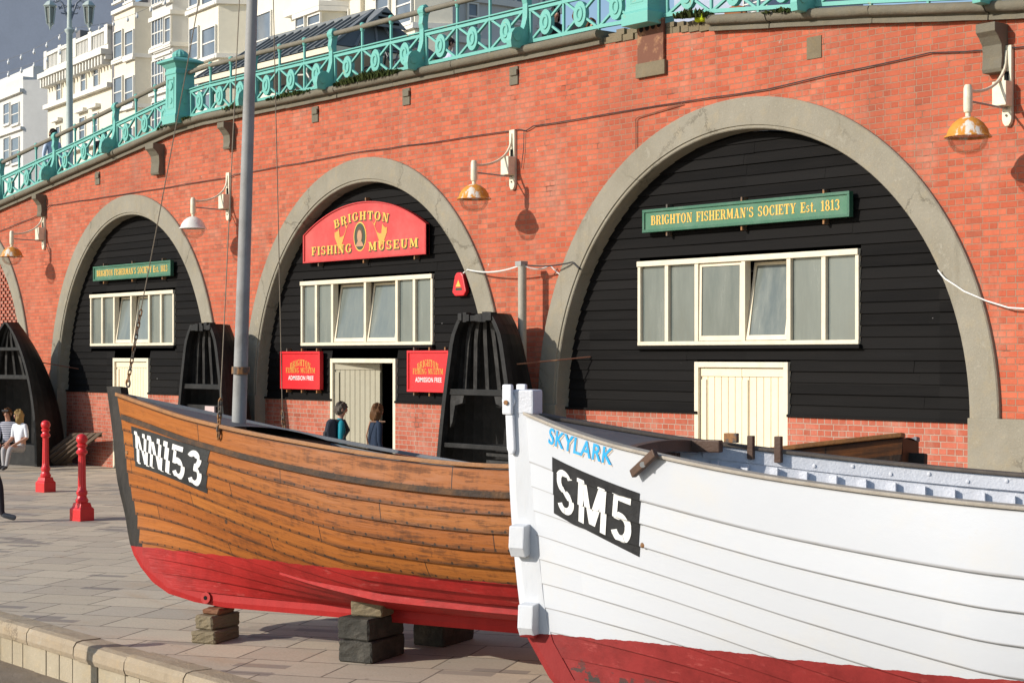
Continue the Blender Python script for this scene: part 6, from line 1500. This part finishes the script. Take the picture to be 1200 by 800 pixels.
def win(t, px0, py0, px1, py1, n=0.0, arch=False, bars=(1, 1), name='window', fm=None):
    u0, u1 = fu(px0, n), fu(px1, n); xm = (px0+px1)/2; z0, z1 = fpt(xm, py1, n).z, fpt(xm, py0, n).z; f = .07
    b = MB(); d0, d1 = n - .10, n + .02
    if arch:
        rr = (u1-u0)/2; um = (u0+u1)/2; pi_ = [(u0, z0), (u1, z0)] + [(um + rr*math.cos(PI*i/10), z1 - rr + rr*math.sin(PI*i/10)) for i in range(11)]
        o_ = [(um + (u-um)*1.16, z0 - .02 + (z - z0)*1.04) for u, z in pi_]; m_ = len(pi_)
        b.add([P3(u, d0, z) for u, z in o_] + [P3(u, d0, z) for u, z in pi_] + [P3(u, d1, z) for u, z in pi_] + [P3(u, d1, z) for u, z in o_], [(i, (i+1) % m_, m_+(i+1) % m_, m_+i) for i in range(m_)] + [(m_+i, m_+(i+1) % m_, 2*m_+(i+1) % m_, 2*m_+i) for i in range(m_)] + [(i, (i+1) % m_, 3*m_+(i+1) % m_, 3*m_+i) for i in range(m_)])
    else:
        fbox(b, u0, u0+f, d0, d1, z0, z1); fbox(b, u1-f, u1, d0, d1, z0, z1); fbox(b, u0+f, u1-f, d0, d1, z1-f, z1); fbox(b, u0+f, u1-f, d0, d1, z0, z0+f)
    for i in range(1, bars[0]): u = lerp(u0, u1, i/bars[0]); fbox(b, u-.03, u+.03, d0 + .03, d1, z0+f, z1-f)
    for i in range(1, bars[1]+1): z = lerp(z0, z1, i/(bars[1]+1)); fbox(b, u0+f, u1-f, d0 + .035, d1 + .001, z-.035, z+.035)
    fbox(b, u0 - .1, u1 + .1, n - .18, d1, z0 - .13, z0 - .01)
    w = b.build(name, fm or M['trimw'], t)
    g = MB(); fbox(g, u0+.02, u1-.02, n - .03, n + .0, z0+.02, z1 - (.02 if not arch else (u1-u0)/2)); 
    if arch: g.prism([((u1-u0)/2*math.cos(PI*i/10)*.96, (u1-u0)/2*math.sin(PI*i/10)*.96) for i in range(11)], P3((u0+u1)/2, n - .03, z1 - (u1-u0)/2 + .002), FU, (0, 0, 1), FN*.03)
    g.build('pane', M['farglass'], w)
def bay(t, px0, px1, ytop, n, mat, ledges=(), ybot=400, cant=.6):
    """canted bay: its front face spans px0..px1 at offset n (negative is towards the sea)"""
    u0, u1 = fu(px0, n), fu(px1, n); zt_ = fpt((px0+px1)/2, ytop, n).z; b = MB(); c = abs(n)*cant
    b.prism([(u0, n), (u1, n), (u1 + c, 0), (u0 - c, 0)], Vector((FO.x, FO.y, ZB)), FU, FN, (0, 0, zt_ - ZB)); o = b.build('bay', mat, t)
    for y in ledges:
        z = fpt((px0+px1)/2, y, n).z; b = MB(); b.prism([(u0 - .12, n - .18), (u1 + .12, n - .18), (u1 + c + .12, 0), (u0 - c - .12, 0)], Vector((FO.x, FO.y, z - .1)), FU, FN, (0, 0, .24)); b.build('ledge', M['trimw'], t)
def band(t, u0, u1, n, z, h, d, name='string_course', mat=None):
    b = MB(); fbox(b, u0 - .05, u1 + .05, n - d, n + .1, z, z + h); b.build(name, mat or M['trimw'], t)
# far grey tower block behind, its end wall in shade
gt = thing('tower_block', 'tall blank grey block in shade behind the houses at the top left', 'building', P3(fu(-6, 45), 45, ZB))
tn = Vector((.86, -.51, 0)); td_ = Vector((tn.y, -tn.x, 0)); 
if td_.dot(RT) < 0: td_ = -td_
tc = P3(fu(-8, 45), 45, ZB); zt0 = fpt(40, -150, 45).z; b = MB()
TL = 2.0
def _px(p): d_ = p - CAM; return CX + F*d_.dot(RT)/d_.dot(FW)
while _px(tc + td_*TL) < 150 and TL < 60: TL += .5
b.prism([(0, 0), (TL, 0), (TL - 6, 24), (0, 24)], tc, td_, -tn, (0, 0, zt0 - ZB)); b.build('wall', M['greyst'], gt)
# small white house at the left edge
t, u0, u1, zt_ = house('small white house with bay windows at the far left edge', -60, 27, 108, M['whitest'], 10, 6)
b = MB(); b.prism([(u1, 6), (u1 + 3.6, 10.5), (u1 + 3.6, 16), (u1, 16)], Vector((FO.x, FO.y, ZB)), FU, FN, (0, 0, zt_ - ZB - .3)); b.build('side_wall', M['whitest'], t)
n = 6.0
b = MB(); fbox(b, u0, u1 - .4, 7, 15, zt_ - .1, fpt(20, 78, n).z); b.build('parapet', M['whitest'], t)
b = MB(); zq = fpt(37, 78, 12).z; fbox(b, u1 - 1.2, u1 - .2, 11, 13.5, zq - .3, zq + .8); b.build('chimney', M['slate'], t)
win(t, 5, 121, 12, 146, n - .02, bars=(1, 1)); win(t, 14, 121, 23, 146, n - .02); win(t, 5, 161, 12, 192, n - .02); win(t, 14, 161, 23, 192, n - .02)
band(t, u0, u1, n, fpt(15, 156, n).z, .25, .25); band(t, u0, u1, n, fpt(15, 113, n).z, .3, .3, 'cornice')
# cream house with cornice and balustrade
t, u0, u1, zt_ = house('cream house with bracketed cornice, roof balustrade and arched top windows', 56, 131, 83, M['creamst'])
zcn = zt_ + .2
band(t, u0, u1, 0, zcn, .35, .75, 'cornice'); band(t, u0, u1, 0, zcn - .30, .28, .45, 'cornice')
b = MB(); k = int((u1-u0)/.55)
for i in range(k): u = lerp(u0, u1, (i+.5)/k); fbox(b, u - .1, u + .1, -.62, 0, zcn - .62, zcn - .02)
b.build('bracket', M['trimw'], t)
b = MB(); zb_ = zcn + .35; fbox(b, u0, u1, -.25, .1, zb_, zb_ + .35); fbox(b, u0, u1, -.28, .12, zb_ + 1.25, zb_ + 1.5)
for i in range(5): u = lerp(u0 + .3, u1 - .3, i/4); fbox(b, u - .3, u + .3, -.3, .14, zb_ + .35, zb_ + 1.62)
for i in range(44): u = lerp(u0 + .3, u1 - .3, i/43); fbox(b, u - .06, u + .06, -.18, .02, zb_ + .35, zb_ + 1.25)
b.build('balustrade', M['trimw'], t)
for a, b_, y0, y1 in ((67.5, 72.5, 92, 119), (96, 101.5, 80, 108), (111, 116.5, 73, 102)): win(t, a, y0, b_, y1, 0, True)
win(t, 82, 87, 87, 113, 0, True)
for a, b_, y0, y1 in ((66.5, 71.5, 148, 176), (94, 101, 137, 168), (109.5, 116, 132, 162)): win(t, a, y0, b_, y1, 0); band(t, fu(a - 1.5), fu(b_ + 1.5), 0, fpt((a+b_)/2, y0 - 5, 0).z, .22, .35, 'hood')
band(t, u0, u1, 0, fpt(90, 117, 0).z, .3, .35); band(t, u0, u1, 0, fpt(90, 178, 0).z, .3, .4)
# cream house with a narrow full-height bay and slate-hung side
t, u0, u1, zt_ = house('narrow cream house with stacked sash bay and dark slate-hung side', 131, 176, 6, M['slate'])
bay(t, 134, 158, 8, -1.4, M['creamst'], (70, 128, 11), cant=.25)
for a, b_ in ((134.5, 144.5), (147.5, 157.5)): win(t, a, 36, b_, 69, -1.43); win(t, a, 90, b_, 126, -1.43); win(t, a, 150, b_, 190, -1.43); win(t, a, -20, b_, 2, -1.43)
b = MB(); zq = fpt(150, 4, 3).z; fbox(b, u0 + 1.5, u1, 3, 5, zq - .2, zq + 1.8)
b.build('chimney', M['slate'], t); b = MB()
for i in range(4): p = P3(lerp(u0 + 1.8, u1 - .3, i/3), 4, zq + 1.8); b.lathe([(.16, 0), (.12, .1), (.11, .6), (.15, .65)], p, 10)
b.build('chimney_pot', M['rustwood'], t)
# white house with many-paned bows
t, u0, u1, zt_ = house('white house with many paned bow windows and quoined edge', 176, 213, -60, M['whitest'])
bay(t, 178, 202, -60, -1.3, M['whitest'], (57, 108, 20), cant=.35)
for y0, y1 in ((22, 54), (70, 105), (118, 160), (-30, 5)): win(t, 179, y0, 193, y1, -1.33, bars=(4, 1)); win(t, 194.5, y0 - 2, 201.5, y1 - 3, -1.33, bars=(1, 1))
b = MB()
for i in range(60):
    z = ZB + 8 + i*.42; w = .26 if i % 2 else .40; fbox(b, u1 - .62, u1 - .62 + w, -.12, .05, z, z + .36)
b.build('quoins', M['slate'], t)
for y in (60, 66): band(t, fu(181, -1.35), fu(200, -1.35), -1.35, fpt(190, y, -1.35).z, .12, .06, 'panel')
# cream house, paired sashes in a bay
t, u0, u1, zt_ = house('cream house with paired sash bay right behind the ribbed-top pier', 213, 263, -60, M['warmst'])
bay(t, 221, 256, -60, -1.4, M['warmst'], (72, 10, 132), cant=.5)
for y0, y1 in ((32, 70), (-30, 8), (92, 130)): win(t, 223, y0, 233.5, y1, -1.43); win(t, 238, y0, 254, y1 - 2, -1.43)
# cream house with slim windows
t, u0, u1, zt_ = house('cream house with tall slim windows behind the mast', 263, 341, -60, M['warmst'])
for a, b_, y0, y1 in ((269, 278.5, 30, 70), (301, 319, 15, 78), (269, 278.5, -40, -5), (301, 319, -60, -15)): win(t, a, y0, b_, y1, 0, fm=M['trimw'])
b = MB(); fbox(b, fu(283), fu(286), -.25, .02, ZB, 40); b.build('downpipe', M['creamst'], t)
# cream house with low bay
t, u0, u1, zt_ = house('cream house with small bay window just above the shelter roof', 341, 437, -60, M['warmst'])
bay(t, 347, 376, 8, -1.2, M['warmst'], (10, 16), cant=.5); win(t, 347.5, 20, 358.5, 42, -1.23); win(t, 362, 17, 377, 40, -1.23); win(t, 397, 13, 410, 30, 0)
b = MB(); fbox(b, fu(388), fu(390.5), -.22, .02, ZB, 40); fbox(b, fu(425), fu(427), -.22, .02, ZB, 40); b.build('downpipe', M['creamst'], t)
band(t, u0, u1, 0, fpt(390, 4, 0).z, .35, .4)
# cream house with big sashes
t, u0, u1, zt_ = house('cream house with large pale sashes behind the raised handlebar', 437, 505, -70, M['warmst'])
bay(t, 441, 486, -70, -1.5, M['warmst'], (38, -10), cant=.5); win(t, 441.5, -14, 457.5, 34, -1.53); win(t, 465, -18, 484, 29, -1.53); win(t, 441.5, 60, 457.5, 110, -1.53)
# white corner house whose shaded side faces right
_r = ray(657, 30); _o = FO + FU*fu(514); JD = (CAM + _r * ((_o - CAM).dot(FU) / _r.dot(FU)) - _o).dot(FN)
t, u0, u1, zt_ = house('white corner house with its grey shaded side wall and tall sashes', 505, 514, -80, M['whitest'], JD)
um = u1
def swin(n0, n1, z0, z1):
    b = MB(); F_ = lambda a, c, e, f_: b.obox(P3(um + .05, (a+c)/2, (e+f_)/2), FU*.07, FN*(c-a)/2, (0, 0, (f_-e)/2)); f = .1
    F_(n0, n0+f, z0, z1); F_(n1-f, n1, z0, z1); F_(n0+f, n1-f, z1-f, z1); F_(n0+f, n1-f, z0, z0+f); F_(n0+f, n1-f, (z0+z1)/2-.04, (z0+z1)/2+.04); F_(n0-.15, n1+.15, z0-.16, z0-.02)
    w = b.build('window', M['trimw'], t); g = MB(); g.obox(P3(um + .04, (n0+n1)/2, (z0+z1)/2), FU*.02, FN*((n1-n0)/2-.03), (0, 0, (z1-z0)/2-.03)); g.build('pane', M['farglass'], w)
def sidepos(px):
    """depth n along the side wall seen at px"""
    r = ray(px, 100); o = FO + FU*um; a = CAM - o
    den = r.dot(FU); k = -(a.dot(FU))/den; return (CAM + r*k - o).dot(FN), k
for pa_, pb_, y0, y1 in ((546, 560, 2, 36), (602, 612, -6, 26), (632, 640, -4, 30)):
    n0, k0 = sidepos(pa_); n1, k1 = sidepos(pb_); swin(n0, n1, CAMZ + (HY-y1)/F*k0, CAMZ + (HY-y0)/F*k0)
for y in (44, -6):
    n0, k0 = sidepos(516); n1, k1 = sidepos(640); b = MB(); z = CAMZ + (HY-y)/F*k0; b.obox(P3(um + .08, JD/2, z), FU*.1, FN*JD/2, (0, 0, .14)); b.build('string_course', M['trimw'], t)
b = MB()
for i in range(40): b.obox(P3(um - .3, -.06, ZB + 6 + i*.6), FU*(.45 if i % 2 else .3), FN*.07, (0, 0, .27))
b.build('quoins', M['trimw'], t)
# low far houses right of the sky gap
t, u0, u1, zt_ = house('low distant house seen through the railing right of the rusty plate', 790, 900, -30, M['greyst'], 8, 30)
win(t, 872, -6, 900, 12, 29.97, bars=(3, 1))
